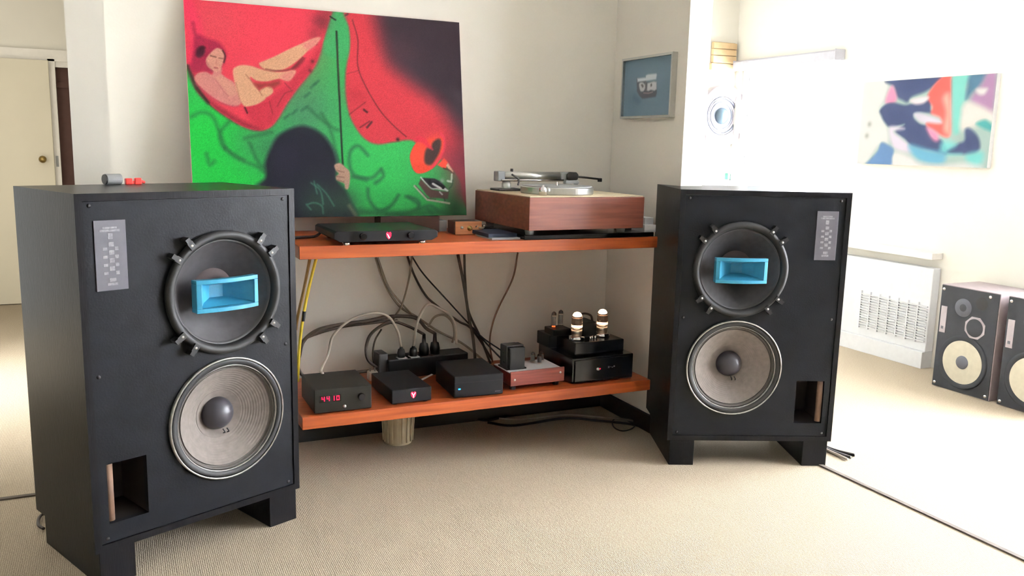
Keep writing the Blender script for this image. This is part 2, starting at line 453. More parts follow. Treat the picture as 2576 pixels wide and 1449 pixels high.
    for q in range(4):
        for dq in (-8.5, 8.5):
            a = math.radians(45+90*q+dq); ca, sa = math.cos(a), math.sin(a)
            def PT(r, tt, y): return (lx+r*ca-tt*sa, yb+y, mz+r*sa+tt*ca)
            bm = B()
            for (r0, r1, h, y0, y1) in ((0.176, 0.200, 0.009, -0.030, -0.021), (0.196, 0.212, 0.007, -0.030, 0.0)):
                vs = [bm.verts.new(PT(r, tt, y)) for y in (y0, y1) for (r, tt) in ((r0, -h), (r1, -h), (r1, h), (r0, h))]
                for fc in ((3, 2, 1, 0), (4, 5, 6, 7), (0, 1, 5, 4), (1, 2, 6, 5), (2, 3, 7, 6), (3, 0, 4, 7)): bm.faces.new([vs[i] for i in fc])
            cl = obj('clamp', bm, MT['black'], cd)
            bm = B(); c0 = PT(0.187, 0, 0)
            lathe(bm, [(0, -0.031), (0.0045, -0.030), (0.005, -0.026)], 10, 'y', (c0[0], yb, c0[2]))
            obj('clamp_screw', bm, MT['ring'], cl, True)
    # blue horn with a curved mouth
    hw, hh, th = 0.101, 0.049, 0.0125
    def fy(u): return yb-0.040+0.016*u*u
    NS = 10; bm = B()
    def horn_strip(z0, z1, ua, ub):
        pts = []
        for k in range(NS+1):
            u = ua+(ub-ua)*k/NS
            pts.append([bm.verts.new((lx+u*hw, y, mz-0.002+z)) for (y, z) in ((fy(u), z0), (fy(u), z1), (fy(u)+0.030, z1*0.98), (fy(u)+0.030, z0*0.98))])
        for A, C in zip(pts[:-1], pts[1:]):
            for i in range(4): bm.faces.new((A[i], A[(i+1) % 4], C[(i+1) % 4], C[i]))
        bm.faces.new(pts[0]); bm.faces.new(pts[-1])
    horn_strip(hh-th, hh, -1, 1); horn_strip(-hh, -hh+th, -1, 1)
    iw = 1-th*1.2/hw
    horn_strip(-hh+th, hh-th, -1, -iw); horn_strip(-hh+th, hh-th, iw, 1)
    hn = obj('horn', bm, MT['horn'], cd, False, 0.0015)
    if horn_label: hn['label'] = horn_label
    bm = B()
    mouth = [(lx-iw*hw, fy(iw)+0.006, mz-hh+th), (lx+iw*hw, fy(iw)+0.006, mz-hh+th), (lx+iw*hw, fy(iw)+0.006, mz+hh-th), (lx-iw*hw, fy(iw)+0.006, mz+hh-th)]
    mid = [(lx+sx_*0.058, yb+0.015, mz-0.002+sz_*0.026) for sx_, sz_ in ((-1, -1), (1, -1), (1, 1), (-1, 1))]
    thr = [(lx+sx_*0.022, yb+0.048, mz-0.002+sz_*0.019) for sx_, sz_ in ((-1, -1), (1, -1), (1, 1), (-1, 1))]
    Ls = [[bm.verts.new(p) for p in q] for q in (mouth, mid, thr)]
    for A, C in zip(Ls[:-1], Ls[1:]):
        for i in range(4): bm.faces.new((A[i], A[(i+1) % 4], C[(i+1) % 4], C[i]))
    obj('horn_throat', bm, MT['horn'], cd)
    bx('throat_end', MT['horn'], lx-0.030, lx+0.030, yb+0.0475, yb+0.051, mz-0.024, mz+0.020, cd)
    # control plate with worn white print
    la, lb = sorted((s*(0.046-CW/2), s*(0.131-CW/2)))
    lp = bx('control_plate', MT['plate'], la, lb, yb-0.003, yb, HF+0.737, HF+0.928, root, 0.001)
    lc = (la+lb)/2
    def pr_(x0, x1, z0, z1): bx('print', MT['print_'], lc+x0, lc+x1, yb-0.0036, yb-0.0028, HF+0.737+z0, HF+0.737+z1, lp)
    pr_(-0.028, 0.026, 0.160, 0.166); pr_(-0.020, 0.018, 0.168, 0.173); pr_(-0.007, 0.006, 0.140, 0.156)
    for zz in (0.120, 0.098, 0.076, 0.054):
        pr_(-0.006, 0.008, zz, zz+0.012); pr_(-0.022, -0.010, zz-0.010, zz-0.002); pr_(0.010, 0.020, zz-0.011, zz-0.001)
    pr_(-0.008, 0.010, 0.024, 0.034); pr_(-0.014, 0.014, 0.014, 0.021)
    # baffle screws
    for xx in (X0+0.038, X1-0.040):
        for zz in (HF+0.034, HF+0.502, HF+0.968):
            obj('baffle_screw', lathe(B(), [(0, -0.002), (0.0055, -0.0015), (0.006, 0.001)], 12, 'y', (xx, yb, zz)), MT['black'], root, True)
    return root
LA, RA = 0.4071, -0.3917
big_speaker((-0.0939, 2.4959), LA, 1, 'large black floor speaker turned inward, its control plate on the outer side by the hall', 'pair of large black floor speakers', 'sky blue horn')
big_speaker((1.966, 2.7089), RA, -1, 'large black floor speaker beside the bright window side of the room', 'pair of large black floor speakers', 'sky blue horn')

# ------------------------------------------------------------------ shelves
ZT1, ZB1, ZT2, ZB2, YS = 0.8934, 0.847, 0.2757, 0.2292, 2.982
SX0, SX1 = 0.575, 2.06
tag(bx('wall_shelf', MT['shelf'], SX0, SX1, YS, YB, ZB1, ZT1, None, 0.002), 'upper orange wooden wall shelf carrying the turntable', 'shelf')
tag(bx('wall_shelf', MT['shelf'], SX0, SX1, YS, YB, ZB2, ZT2, None, 0.002), 'lower orange wooden wall shelf carrying the valve amplifier and cables', 'shelf')
pot = empty('tub_support', (1.05, 3.36, 0), 0, 'cream ribbed plastic tub standing under the lower shelf', 'tub')
bm = B(); lathe(bm, [(0.0, 0), (0.056, 0), (0.058, 0.01), (0.068, 0.20), (0.071, 0.205), (0.071, 0.229), (0.0, 0.229)], 36, 'z'); obj('tub_wall', bm, MT['cream'], pot)
for k in range(18):
    a = 2*PI*k/18
    bx('rib', MT['cream'], -0.003, 0.003, -0.002, 0.003, 0.012, 0.20, pot).matrix_local = Matrix.Rotation(a, 4, 'Z') @ Matrix.Translation((0, 0.0615, 0)) @ Matrix.Rotation(-0.05, 4, 'X')

# ------------------------------------------------------------------ paintings (painted canvases as coloured fine grids)
class Canvas:
    def __init__(s, P, nu, nv):
        # P: origin, u-vector, v-vector (metres); colours kept in sRGB 0..1
        s.o, s.uv, s.vv = [np.array(q, float) for q in P]; s.nu, s.nv = nu, nv
        s.w, s.h = np.linalg.norm(s.uv), np.linalg.norm(s.vv)
        U, V = np.meshgrid(np.linspace(0, s.w, nu), np.linspace(0, s.h, nv)); s.U, s.V = U.ravel(), V.ravel()
        s.c = np.zeros((nu*nv, 3))
    def loc(s, P):
        d = np.array(P)-s.o; return np.array([d@s.uv/s.w, d@s.vv/s.h])
    def mix(s, a, rgb):
        s.c += (np.array(rgb)/255.0-s.c)*np.clip(a, 0, 1)[:, None]
    def sd(s, poly):
        x, y = s.U, s.V; d = np.full(x.shape, 1e9); ins = np.zeros(x.shape, bool); n = len(poly)
        for i in range(n):
            ax, ay = poly[i]; bx_, by = poly[(i+1) % n]
            ex, ey = bx_-ax, by-ay; l2 = ex*ex+ey*ey+1e-12
            t = np.clip(((x-ax)*ex+(y-ay)*ey)/l2, 0, 1)
            d = np.minimum(d, (x-ax-t*ex)**2+(y-ay-t*ey)**2)
            if abs(ey) > 1e-12:
                c = ((ay > y) != (by > y)) & (x < (bx_-ax)*(y-ay)/ey+ax); ins ^= c
        d = np.sqrt(d); return np.where(ins, -d, d)
    def poly(s, pts, rgb, f=0.003, a=1.0, smooth=True):
        P = [s.loc(p) for p in pts]
        if smooth: P = spline(P, 5, True)
        s.mix(a*np.clip(0.5-s.sd(P)/(2*f), 0, 1), rgb)
    def line(s, pts, rgb, w, a=1.0, f=0.002, smooth=True):
        P = [s.loc(p) for p in pts]
        if smooth and len(P) > 2: P = spline(P, 6)
        d = np.full(s.U.shape, 1e9); x, y = s.U, s.V
        for (ax, ay), (bx_, by) in zip(P[:-1], P[1:]):
            ex, ey = bx_-ax, by-ay; t = np.clip(((x-ax)*ex+(y-ay)*ey)/(ex*ex+ey*ey+1e-12), 0, 1)
            d = np.minimum(d, (x-ax-t*ex)**2+(y-ay-t*ey)**2)
        s.mix(a*np.clip(0.5-(np.sqrt(d)-w/2)/(2*f), 0, 1), rgb)
    def blob(s, p, r, rgb, a=1.0):
        q = s.loc(p); d = np.hypot(s.U-q[0], s.V-q[1])/r
        s.mix(a*np.exp(-(d**2)*1.6), rgb)
    def build(s, name, parent, m):
        c = np.clip(s.c, 0, 1); l = np.where(c <= 0.04045, c/12.92, ((c+0.055)/1.055)**2.4)
        X = s.o[None]+(s.U/s.w)[:, None]*s.uv[None]+(s.V/s.h)[:, None]*s.vv[None]
        i = np.arange(s.nu-1)[None]+np.arange(s.nv-1)[:, None]*s.nu; i = i.ravel()
        F = np.stack([i, i+1, i+1+s.nu, i+s.nu], 1)
        me = D.meshes.new(name); me.from_pydata(X.tolist(), [], F.tolist())
        at = me.color_attributes.new('paint', 'FLOAT_COLOR', 'POINT')
        at.data.foreach_set('color', np.concatenate([l, np.ones((len(l), 1))], 1).astype(np.float32).ravel())
        return link(name, me, m, parent)
PAINT = attr_mat('oil_paint'); PRINT = attr_mat('photo_print', 0.35)
# --- large red and green canvas leaning on the wall
PB, PT_ = (3.372, 0.960), (3.488, 1.760)       # (y, z) of its lower and upper front edge
PX0, PX1 = 0.268, 1.354
pn = np.cross(np.array([1.0, 0, 0]), np.array([0, PT_[0]-PB[0], PT_[1]-PB[1]])); pn /= np.linalg.norm(pn)
po = np.array([PX0, PB[0], PB[1]])
def onp(px, py, o=po, n=pn):
    d = ray(px, py); return CC+d*(((o-CC)@n)/(d@n))
def A_(*q): return [onp(450+q[i]/2.588, q[i+1]/2.588) for i in range(0, len(q), 2)]
def B_(*q): return [onp(460+q[i]/5.175, 60+q[i+1]/5.175) for i in range(0, len(q), 2)]
def C_(*q): return [onp(960+q[i]/5.575, 300+q[i+1]/5.575) for i in range(0, len(q), 2)]
cv = Canvas((po, (PX1-PX0, 0, 0), (0, PT_[0]-PB[0], PT_[1]-PB[1])), 460, 340)
cv.c[:] = np.array([52, 160, 82])/255.0
cv.blob(A_(180, 950)[0], 0.30, (28, 178, 60)); cv.blob(A_(300, 1150)[0], 0.25, (30, 176, 62)); cv.blob(A_(1300, 1150)[0], 0.22, (48, 172, 80))
cv.blob(A_(820, 720)[0], 0.17, (66, 122, 88), 0.8); cv.blob(A_(520, 930)[0], 0.12, (56, 126, 80), 0.7)
# right red wave and the black night above it
cv.poly(A_(1085, 60, 1105, 180, 1112, 300, 1085, 480, 1090, 640, 1115, 760, 1170, 860, 1230, 918, 1300, 940, 1400, 925, 1500, 912, 1550, 935, 1640, 1000, 1760, 1080, 1830, 1180, 1862, 1330, 1960, 1400, 1960, 20, 1400, 20), (188, 52, 64), 0.006)
d1 = [cv.loc(p) for p in spline(A_(1190, -60, 1245, 200, 1330, 430, 1480, 580, 1640, 700, 1750, 850, 1840, 1020, 1900, 1300), 8)]+[cv.loc(p) for p in A_(2300, 1300, 2300, -60)]
side = -cv.sd(d1)
msk = np.clip((side+0.03)/0.13, 0, 1); msk = msk*msk*(3-2*msk)
cv.mix(msk*0.96, (50, 42, 50))
cv.blob(A_(1450, 340)[0], 0.09, (74, 46, 54), 0.5); cv.blob(A_(1850, 1050)[0], 0.12, (112, 44, 58), 0.9); cv.blob(A_(1870, 1250)[0], 0.10, (112, 48, 58), 0.9)
cv.blob(A_(1160, 620)[0], 0.05, (170, 46, 58), 0.8)
cv.line(A_(1130, 130, 1165, 260, 1165, 430, 1220, 570, 1310, 720, 1400, 820, 1480, 890), (96, 34, 42), 0.005, 0.8)
cv.line(A_(1095, 480, 1165, 460), (120, 40, 48), 0.004, 0.6); cv.line(A_(1110, 745, 1215, 665), (110, 36, 44), 0.005, 0.6); cv.line(A_(1180, 830, 1240, 790), (90, 30, 38), 0.006, 0.7)
cv.line(A_(1205, 715, 1225, 730), (60, 26, 32), 0.009, 0.8); cv.line(A_(1255, 795, 1225, 830), (60, 26, 32), 0.009, 0.8); cv.blob(A_(1425, 908)[0], 0.010, (50, 40, 40), 0.9)
# left red hammock
RED = A_(-20, -60, 950, -10, 1000, 60, 985, 130, 960, 210, 930, 310, 890, 420, 835, 500, 770, 580, 700, 680, 640, 780, 590, 832, 530, 850, 460, 840, 370, 800, 250, 720, 170, 650, 118, 590, 80, 500, 48, 410, -20, 380)
cv.poly(RED, (206, 56, 74), 0.004)
for (x, y, r, c, a) in ((260, 130, 0.13, (196, 66, 78), 0.7), (650, 230, 0.2, (214, 58, 76), 0.6), (930, 140, 0.050, (112, 38, 50), 0.9), (970, 60, 0.04, (110, 40, 48), 0.6), (880, 230, 0.035, (130, 42, 54), 0.6)):
    cv.blob(A_(x, y)[0], r, c, a)
cv.poly(A_(60, 440, 110, 520, 170, 620, 260, 690, 370, 760, 450, 800, 540, 830, 520, 848, 460, 838, 370, 798, 250, 718, 170, 648, 118, 590, 80, 510), (120, 30, 46), 0.012, 0.9)
cv.poly(A_(430, 690, 560, 650, 700, 540, 840, 400, 920, 300, 930, 320, 890, 420, 835, 500, 770, 580, 700, 680, 640, 780, 590, 828, 530, 842, 450, 760), (172, 42, 60), 0.012, 0.85)
cv.line(A_(45, 20, 90, 130, 110, 270, 80, 400), (214, 44, 84), 0.05, 0.55, 0.012); cv.line(A_(90, 150, 115, 280, 100, 380), (120, 30, 52), 0.012, 0.6, 0.006)
cv.line(A_(640, 690, 690, 610, 740, 590), (118, 32, 44), 0.004, 0.7); cv.line(A_(590, 660, 610, 740), (118, 32, 44), 0.004, 0.7); cv.line(A_(430, 700, 445, 735), (60, 20, 28), 0.007, 0.8)
cv.line(A_(690, 540, 735, 590), (110, 30, 42), 0.004, 0.7)
for (x, y) in ((870, 400), (855, 460), (890, 280)): cv.blob(A_(x, y)[0], 0.010, (80, 24, 34), 0.8)
cv.line(A_(60, 430, 110, 560, 190, 668), (40, 44, 34), 0.012, 0.8, 0.005)
# reclining figure, hair and headphones
SK, SK2, SK3 = (222, 168, 132), (206, 132, 124), (214, 150, 130)
cv.poly(B_(170, 150, 330, 190, 470, 240, 545, 340, 560, 440, 470, 610, 380, 640, 250, 620, 150, 640, 90, 560, 130, 440), (140, 28, 58), 0.008, 0.9)
cv.poly(B_(150, 700, 200, 640, 300, 625, 380, 660, 480, 640, 560, 700, 660, 760, 700, 880, 760, 1020, 700, 1070, 600, 1060, 480, 1010, 380, 950, 270, 860, 180, 770), SK2, 0.003)
cv.poly(B_(400, 680, 480, 660, 600, 740, 680, 820, 700, 900, 640, 940, 580, 920, 540, 850), SK3, 0.006, 0.8)
cv.line(B_(420, 720, 520, 860, 590, 940), (160, 90, 88), 0.003, 0.6, 0.003); cv.line(B_(170, 780, 300, 900, 450, 1010, 600, 1062, 720, 1070), (150, 70, 84), 0.006, 0.55, 0.004)
cv.poly(B_(430, 560, 500, 560, 500, 640, 430, 690, 390, 650), SK2, 0.004)
cv.poly(B_(300, 470, 340, 400, 400, 340, 450, 315, 510, 340, 540, 400, 525, 500, 490, 580, 440, 625, 380, 600, 320, 550), SK3, 0.003)
cv.line(B_(520, 350, 552, 420, 535, 500), (74, 40, 40), 0.006, 0.9); cv.line(B_(360, 415, 430, 432), (96, 58, 50), 0.005, 0.8); cv.line(B_(470, 445, 520, 452), (96, 58, 50), 0.004, 0.7)
cv.line(B_(445, 470, 430, 520, 445, 530), (180, 110, 100), 0.003, 0.7); cv.line(B_(410, 570, 450, 575), (150, 66, 70), 0.005, 0.8); cv.line(B_(310, 490, 380, 620), (150, 80, 80), 0.004, 0.5)
cv.poly(B_(180, 330, 240, 285, 290, 310, 275, 400, 215, 440, 170, 410), (62, 22, 36), 0.005)
cv.poly(B_(990, 520, 1060, 480, 1200, 420, 1400, 320, 1560, 250, 1700, 190, 1790, 180, 1740, 260, 1640, 340, 1560, 420, 1440, 520, 1320, 590, 1200, 610, 1080, 600), SK, 0.003)
cv.poly(B_(1560, 270, 1700, 190, 1790, 180, 1740, 260, 1640, 340), (216, 120, 120), 0.008, 0.7)
cv.poly(B_(650, 620, 690, 560, 780, 535, 900, 550, 1020, 590, 1200, 625, 1340, 620, 1440, 600, 1470, 630, 1400, 730, 1340, 740, 1250, 715, 1100, 750, 960, 740, 880, 690, 900, 760, 1000, 880, 1080, 960, 1000, 1030, 900, 1065, 800, 1070, 740, 980, 690, 840), SK, 0.003)
cv.poly(B_(1260, 680, 1400, 610, 1465, 625, 1400, 730, 1340, 740), (214, 124, 120), 0.008, 0.7)
cv.poly(B_(1000, 870, 1080, 820, 1150, 820, 1175, 890, 1100, 950, 1050, 950), SK, 0.003)
cv.poly(B_(930, 770, 1080, 770, 1250, 740, 1260, 790, 1170, 830, 1080, 815, 1000, 850), (120, 44, 40), 0.008, 0.85)
cv.line(B_(820, 660, 880, 730, 960, 820, 1030, 930), (150, 96, 74), 0.004, 0.7); cv.line(B_(1080, 590, 1240, 612, 1420, 580, 1560, 440), (110, 50, 44), 0.007, 0.7); cv.line(B_(1000, 545, 1060, 600, 1200, 625), (150, 96, 74), 0.004, 0.6)
cv.poly(B_(1420, 590, 1500, 500, 1590, 440, 1560, 500, 1480, 580), (90, 24, 34), 0.006, 0.8)
cv.line(B_(690, 760, 740, 980), (150, 90, 80), 0.003, 0.6)
# green spire, pole, dark head, hand
cv.poly(A_(975, 170, 1000, 90, 1035, 68, 1075, 90, 1100, 170, 1108, 300, 1090, 380, 1000, 380, 940, 330), (58, 152, 90), 0.008, 0.7)
cv.line(A_(985, 108, 1020, 130), (24, 30, 26), 0.006, 0.9); cv.line(A_(1085, 100, 1100, 90), (60, 40, 40), 0.008, 0.7)
for q in ((330, 790, 270, 860, 280, 940, 330, 990, 420, 1040), (80, 760, 150, 730, 220, 760, 260, 850, 300, 960), (180, 1000, 200, 1070, 230, 1050), (460, 930, 490, 1000, 520, 1060, 565, 1100), (430, 900, 520, 880, 600, 860), (300, 960, 380, 1030, 500, 1080, 560, 1120), (930, 740, 980, 830, 1010, 930, 1040, 1050), (840, 700, 930, 780, 1000, 830, 1040, 850)):
    cv.line(A_(*q), (36, 86, 52), 0.012, 0.6, 0.008)
for (x, y) in ((860, 570), (820, 630), (800, 720), (740, 740), (690, 770), (880, 550)):
    cv.line(A_(x, y, x+30, y-25), (34, 82, 58), 0.008, 0.6, 0.005)
for q in ((1230, 1010, 1170, 950, 1120, 980, 1110, 1060, 1140, 1140, 1220, 1170), (1230, 1230, 1240, 1300, 1300, 1370, 1380, 1340, 1430, 1270), (1130, 1150, 1250, 1160, 1310, 1110), (1320, 1100, 1330, 1150, 1280, 1190), (1480, 1280, 1550, 1300, 1560, 1350, 1480, 1390, 1350, 1395), (1560, 1360, 1640, 1340, 1720, 1390, 1860, 1385), (1620, 1360, 1650, 1390), (1500, 1285, 1560, 1330)):
    cv.line(A_(*q), (34, 92, 56), 0.014, 0.75, 0.007)
cv.line(A_(1180, 1380, 1400, 1395, 1620, 1385, 1880, 1385), (40, 88, 56), 0.03, 0.7, 0.012); cv.blob(A_(1800, 1360)[0], 0.06, (34, 66, 44), 0.9)
cv.poly(A_(560, 1060, 600, 960, 640, 890, 720, 840, 800, 818, 880, 840, 950, 890, 1000, 960, 1030, 1040, 1030, 1110, 1030, 1170, 1080, 1230, 1110, 1290, 1170, 1420, 1100, 1470, 300, 1470, 380, 1330, 500, 1210, 560, 1160, 565, 1110), (32, 33, 44), 0.010)
cv.blob(A_(700, 1030)[0], 0.09, (40, 38, 54), 0.6); cv.blob(A_(920, 1330)[0], 0.10, (46, 66, 56), 0.8); cv.blob(A_(1080, 1320)[0], 0.07, (52, 78, 62), 0.7)
cv.line(A_(950, 890, 1010, 980, 1040, 1090), (60, 78, 76), 0.010, 0.5, 0.006)
for q in ((860, 1190, 920, 1240, 940, 1330), (900, 1200, 960, 1260, 1010, 1340), (840, 1330, 880, 1320, 930, 1340, 940, 1390), (830, 1330, 860, 1365), (880, 1180, 900, 1260)):
    cv.line(A_(*q), (72, 132, 108), 0.006, 0.75, 0.003)
cv.line(A_(1110, 1340, 1150, 1400), (120, 130, 100), 0.014, 0.7, 0.006)
cv.line(A_(1026, 205, 1036, 440, 1048, 700, 1060, 950, 1068, 1085), (28, 40, 30), 0.0075); cv.line(A_(1032, 300, 1046, 620), (120, 96, 60), 0.002, 0.5)
cv.poly(A_(1012, 1075, 1050, 1062, 1085, 1090, 1112, 1120, 1112, 1190, 1100, 1232, 1082, 1225, 1075, 1195, 1030, 1175, 1022, 1150, 1040, 1130, 1022, 1110), (190, 152, 132), 0.003)
for q in ((1030, 1108, 1075, 1122), (1025, 1148, 1075, 1155), (1030, 1172, 1075, 1185)): cv.line(A_(*q), (130, 92, 80), 0.004, 0.7)
# gramophone: horn, crank arm and box
cv.poly(A_(1505, 1040, 1512, 985, 1550, 925, 1620, 890, 1690, 860, 1722, 880, 1728, 950, 1705, 1030, 1660, 1090, 1590, 1128, 1535, 1118), (226, 70, 52), 0.003)
cv.poly(A_(1540, 905, 1620, 860, 1700, 840, 1722, 880, 1700, 900, 1640, 900, 1570, 930), (196, 56, 66), 0.008, 0.8)
cv.poly(C_(715, 330, 770, 280, 820, 280, 838, 340, 815, 450, 760, 560, 700, 635, 640, 640, 600, 590, 605, 470, 640, 400, 690, 400), (66, 50, 48), 0.006)
cv.poly(C_(500, 240, 600, 260, 660, 330, 722, 430, 640, 390, 560, 330, 480, 300), (202, 44, 66), 0.005, 0.9)
cv.line(C_(830, 200, 870, 260, 880, 380, 840, 500, 760, 610, 700, 680), (206, 52, 80), 0.010, 0.85, 0.004)
cv.poly(C_(780, 640, 880, 545, 925, 600, 905, 690, 850, 680), (228, 72, 54), 0.003, 1.0, False)
cv.poly(C_(905, 650, 930, 610, 1000, 720, 1005, 765, 960, 730), (226, 176, 150), 0.003, 1.0, False); cv.line(C_(870, 690, 950, 715, 1005, 765), (60, 30, 28), 0.006, 0.9)
cv.line(C_(985, 770, 980, 850), (196, 206, 190), 0.008); cv.line(C_(925, 865, 990, 880), (206, 214, 200), 0.009); cv.line(C_(1000, 860, 985, 930, 950, 970), (40, 70, 50), 0.005)
cv.poly(C_(550, 820, 640, 825, 740, 830, 830, 870, 880, 930, 950, 1010, 850, 990, 700, 970, 610, 890), (44, 42, 46), 0.003, 1.0, False)
cv.poly(C_(548, 835, 610, 900, 700, 985, 840, 1010, 945, 1020, 930, 1120, 780, 1105, 680, 1105, 630, 1060, 520, 910), (82, 58, 54), 0.003, 1.0, False)
cv.line(C_(550, 815, 620, 895, 700, 970, 780, 975, 930, 1000), (214, 214, 208), 0.005); cv.line(C_(720, 905, 830, 970), (220, 220, 218), 0.009); cv.line(C_(890, 975, 920, 1000), (214, 216, 214), 0.008)
cv.line(C_(815, 1020, 850, 1055), (196, 200, 196), 0.006); cv.line(C_(460, 935, 640, 1130, 780, 1150, 950, 1180), (190, 182, 164), 0.008, 1, 0.002, False); cv.line(C_(475, 930, 645, 1110, 760, 1125), (60, 50, 44), 0.003, 0.9, 0.002, False)
cv.blob(C_(850, 860)[0], 0.012, (160, 176, 160), 0.8); cv.line(C_(870, 1100, 890, 1140), (40, 36, 34), 0.005, 0.9)
cv.c *= 0.80
rng = np.random.default_rng(3); cv.c *= (1+0.05*rng.standard_normal(cv.c.shape[0]))[:, None]
lp = empty('large_painting', ((PX0+PX1)/2, PB[0], PB[1]), 0, 'large red and green canvas painting of a reclining figure and gramophone', 'painting')
face = cv.build('painted_face', None, PAINT)
bm = B(); vs = []
for x in (PX0, PX1):
    for (yy, zz) in ((PB[0]+0.001, PB[1]), (PT_[0]+0.001, PT_[1]), (PT_[0]+0.021, PT_[1]-0.004), (PB[0]+0.032, PB[1]-0.004)): vs.append(bm.verts.new((x, yy, zz)))
bm.faces.new(vs[:4]); bm.faces.new(vs[4:])
for i in range(4): bm.faces.new((vs[i], vs[(i+1) % 4], vs[4+(i+1) % 4], vs[4+i]))
can = obj('stretched_canvas', bm, MT['canvas_side'], None)
bpy.context.view_layer.update()
for o in (face, can): o.parent = lp; o.matrix_parent_inverse = Matrix.Translation(lp.location).inverted()
tag(bx('wood_block', MT['darkwood'], 0.97, 1.22, 3.34, 3.43, ZT1, 0.9605), 'dark wooden block propping the large painting above the shelf', 'block')

# --- framed blue print on the pier wall
FX = XR-0.014
fp = [onx(*q, FX) for q in ((1571, 148), (1699, 131), (1687, 298), (1567, 296))]
fy0, fy1 = fp[1][1], fp[0][1]; fz1 = (fp[0][2]+fp[1][2])/2; fz0 = (fp[2][2]+fp[3][2])/2
def E_(*q): return [onx(1540+q[i]/6.585, 100+q[i+1]/6.585, FX) for i in range(0, len(q), 2)]
pc = Canvas(((FX, fy1-0.008, fz0+0.008), (0, -(fy1-fy0-0.016), 0), (0, 0, fz1-fz0-0.016)), 150, 120)
pc.c[:] = np.array([122, 146, 162])/255.0; pc.blob(E_(330, 1100)[0], 0.08, (108, 134, 152), 0.8)
pc.poly(E_(370, 920, 470, 1010, 420, 1060, 350, 1000), (92, 116, 134), 0.012, 0.8)
pc.poly(E_(405, 640, 410, 860, 450, 930, 500, 980, 720, 945, 740, 880, 735, 700, 560, 700, 560, 640), (96, 100, 110), 0.004, 1, False)
pc.poly(E_(415, 640, 555, 625, 560, 590, 590, 575, 730, 560, 740, 580, 728, 655, 560, 680, 420, 700), (222, 232, 238), 0.004, 1, False)
pc.poly(E_(445, 760, 455, 715, 500, 705, 540, 740, 545, 800, 520, 850, 470, 850), (206, 210, 212), 0.004); pc.poly(E_(585, 720, 690, 690, 735, 700, 735, 820, 700, 845, 640, 830, 600, 850, 575, 840), (212, 216, 220), 0.004, 1, False)
pc.poly(E_(478, 750, 500, 735, 520, 765, 505, 795), (120, 118, 120), 0.003); pc.poly(E_(635, 740, 655, 725, 660, 760, 640, 780), (110, 108, 110), 0.003); pc.line(E_(555, 700, 560, 840), (120, 118, 122), 0.008)
pc.line(E_(520, 880, 600, 885, 670, 865), (150, 140, 142), 0.006)
fr = empty('framed_print', (XR-0.01, (fy0+fy1)/2, fz0), 0, 'small framed blue print of a box camera in silver frame on pier wall', 'picture')
pp = pc.build('print_sheet', None, PRINT)
bar = 0.010; parts = [pp]
for (a, b, c, d) in ((fy0, fy0+bar, fz0, fz1), (fy1-bar, fy1, fz0, fz1), (fy0+bar, fy1-bar, fz0, fz0+bar), (fy0+bar, fy1-bar, fz1-bar, fz1)):
    parts.append(bx('frame_bar', MT['silver'], XR-0.026, XR+0.002, a, b, c, d))
parts.append(bx('backing', MT['grey'], XR-0.0135, XR+0.002, fy0+bar, fy1-bar, fz0+bar, fz1-bar))
for o in parts: o.parent = fr; o.matrix_parent_inverse = Matrix.Translation(fr.location).inverted()

# --- wide painting on the window wall
GX = XW-0.03
gq = [onx(*q, GX) for q in ((2172, 212), (2503, 180), (2490, 415), (2157, 418))]
gy0, gy1 = (gq[1][1]+gq[2][1])/2, (gq[0][1]+gq[3][1])/2; gz1 = (gq[0][2]+gq[1][2])/2; gz0 = (gq[2][2]+gq[3][2])/2
def G_(*q): return [onx(2140+q[i]/5.175, 160+q[i+1]/5.175, GX) for i in range(0, len(q), 2)]
gc = Canvas(((GX, gy1, gz0), (0, gy0-gy1, 0), (0, 0, gz1-gz0)), 240, 140)
gc.c[:] = np.array([150, 170, 166])/255.0
NV, TQ, RD, PK, WH = (54, 62, 92), (70, 140, 140), (176, 70, 66), (190, 120, 150), (206, 204, 204)
gc.poly(G_(60, 230, 480, 220, 440, 480, 380, 620, 480, 830, 490, 1040, 380, 1060, 200, 1300, 60, 1340), WH, 0.02, 0.9)
gc.poly(G_(480, 220, 1160, 150, 1180, 200, 1000, 350, 800, 430, 740, 500, 680, 480, 600, 430, 560, 300), NV, 0.012)
gc.poly(G_(470, 420, 540, 290, 600, 430, 560, 520, 460, 520), PK, 0.015)
gc.poly(G_(380, 610, 460, 530, 560, 510, 700, 540, 800, 520, 960, 480, 1040, 460, 1040, 600, 1060, 640, 860, 640, 820, 700, 900, 780, 1000, 820, 1060, 950, 1200, 1010, 1240, 1180, 1020, 1130, 800, 1080, 700, 980, 580, 880, 700, 790, 520, 830, 440, 760, 400, 680), NV, 0.010)
gc.poly(G_(540, 1060, 500, 840, 600, 820, 700, 850, 560, 880, 640, 960, 760, 1060, 800, 1160, 620, 1130), (200, 190, 206), 0.015)
gc.poly(G_(820, 660, 900, 640, 1060, 690, 1180, 740, 1180, 780, 1040, 790, 900, 760), (196, 190, 204), 0.012)
gc.poly(G_(1000, 430, 1100, 260, 1230, 150, 1320, 160, 1320, 320, 1300, 560, 1300, 880, 1250, 960, 1120, 900, 1000, 820, 1000, 770, 1180, 780, 1160, 700, 1050, 650, 1060, 560), RD, 0.012)
gc.poly(G_(1200, 450, 1280, 400, 1300, 700, 1290, 920, 1210, 860, 1240, 640), (210, 150, 140), 0.02, 0.8)
gc.poly(G_(780, 470, 1010, 430, 960, 510, 840, 530), (214, 200, 206), 0.012); gc.poly(G_(990, 830, 1120, 900, 1140, 1000, 1080, 1000, 1010, 900), PK, 0.015)
gc.poly(G_(1330, 140, 1560, 140, 1500, 300, 1510, 440, 1440, 560, 1430, 860, 1340, 900, 1330, 560), (112, 176, 168), 0.015)
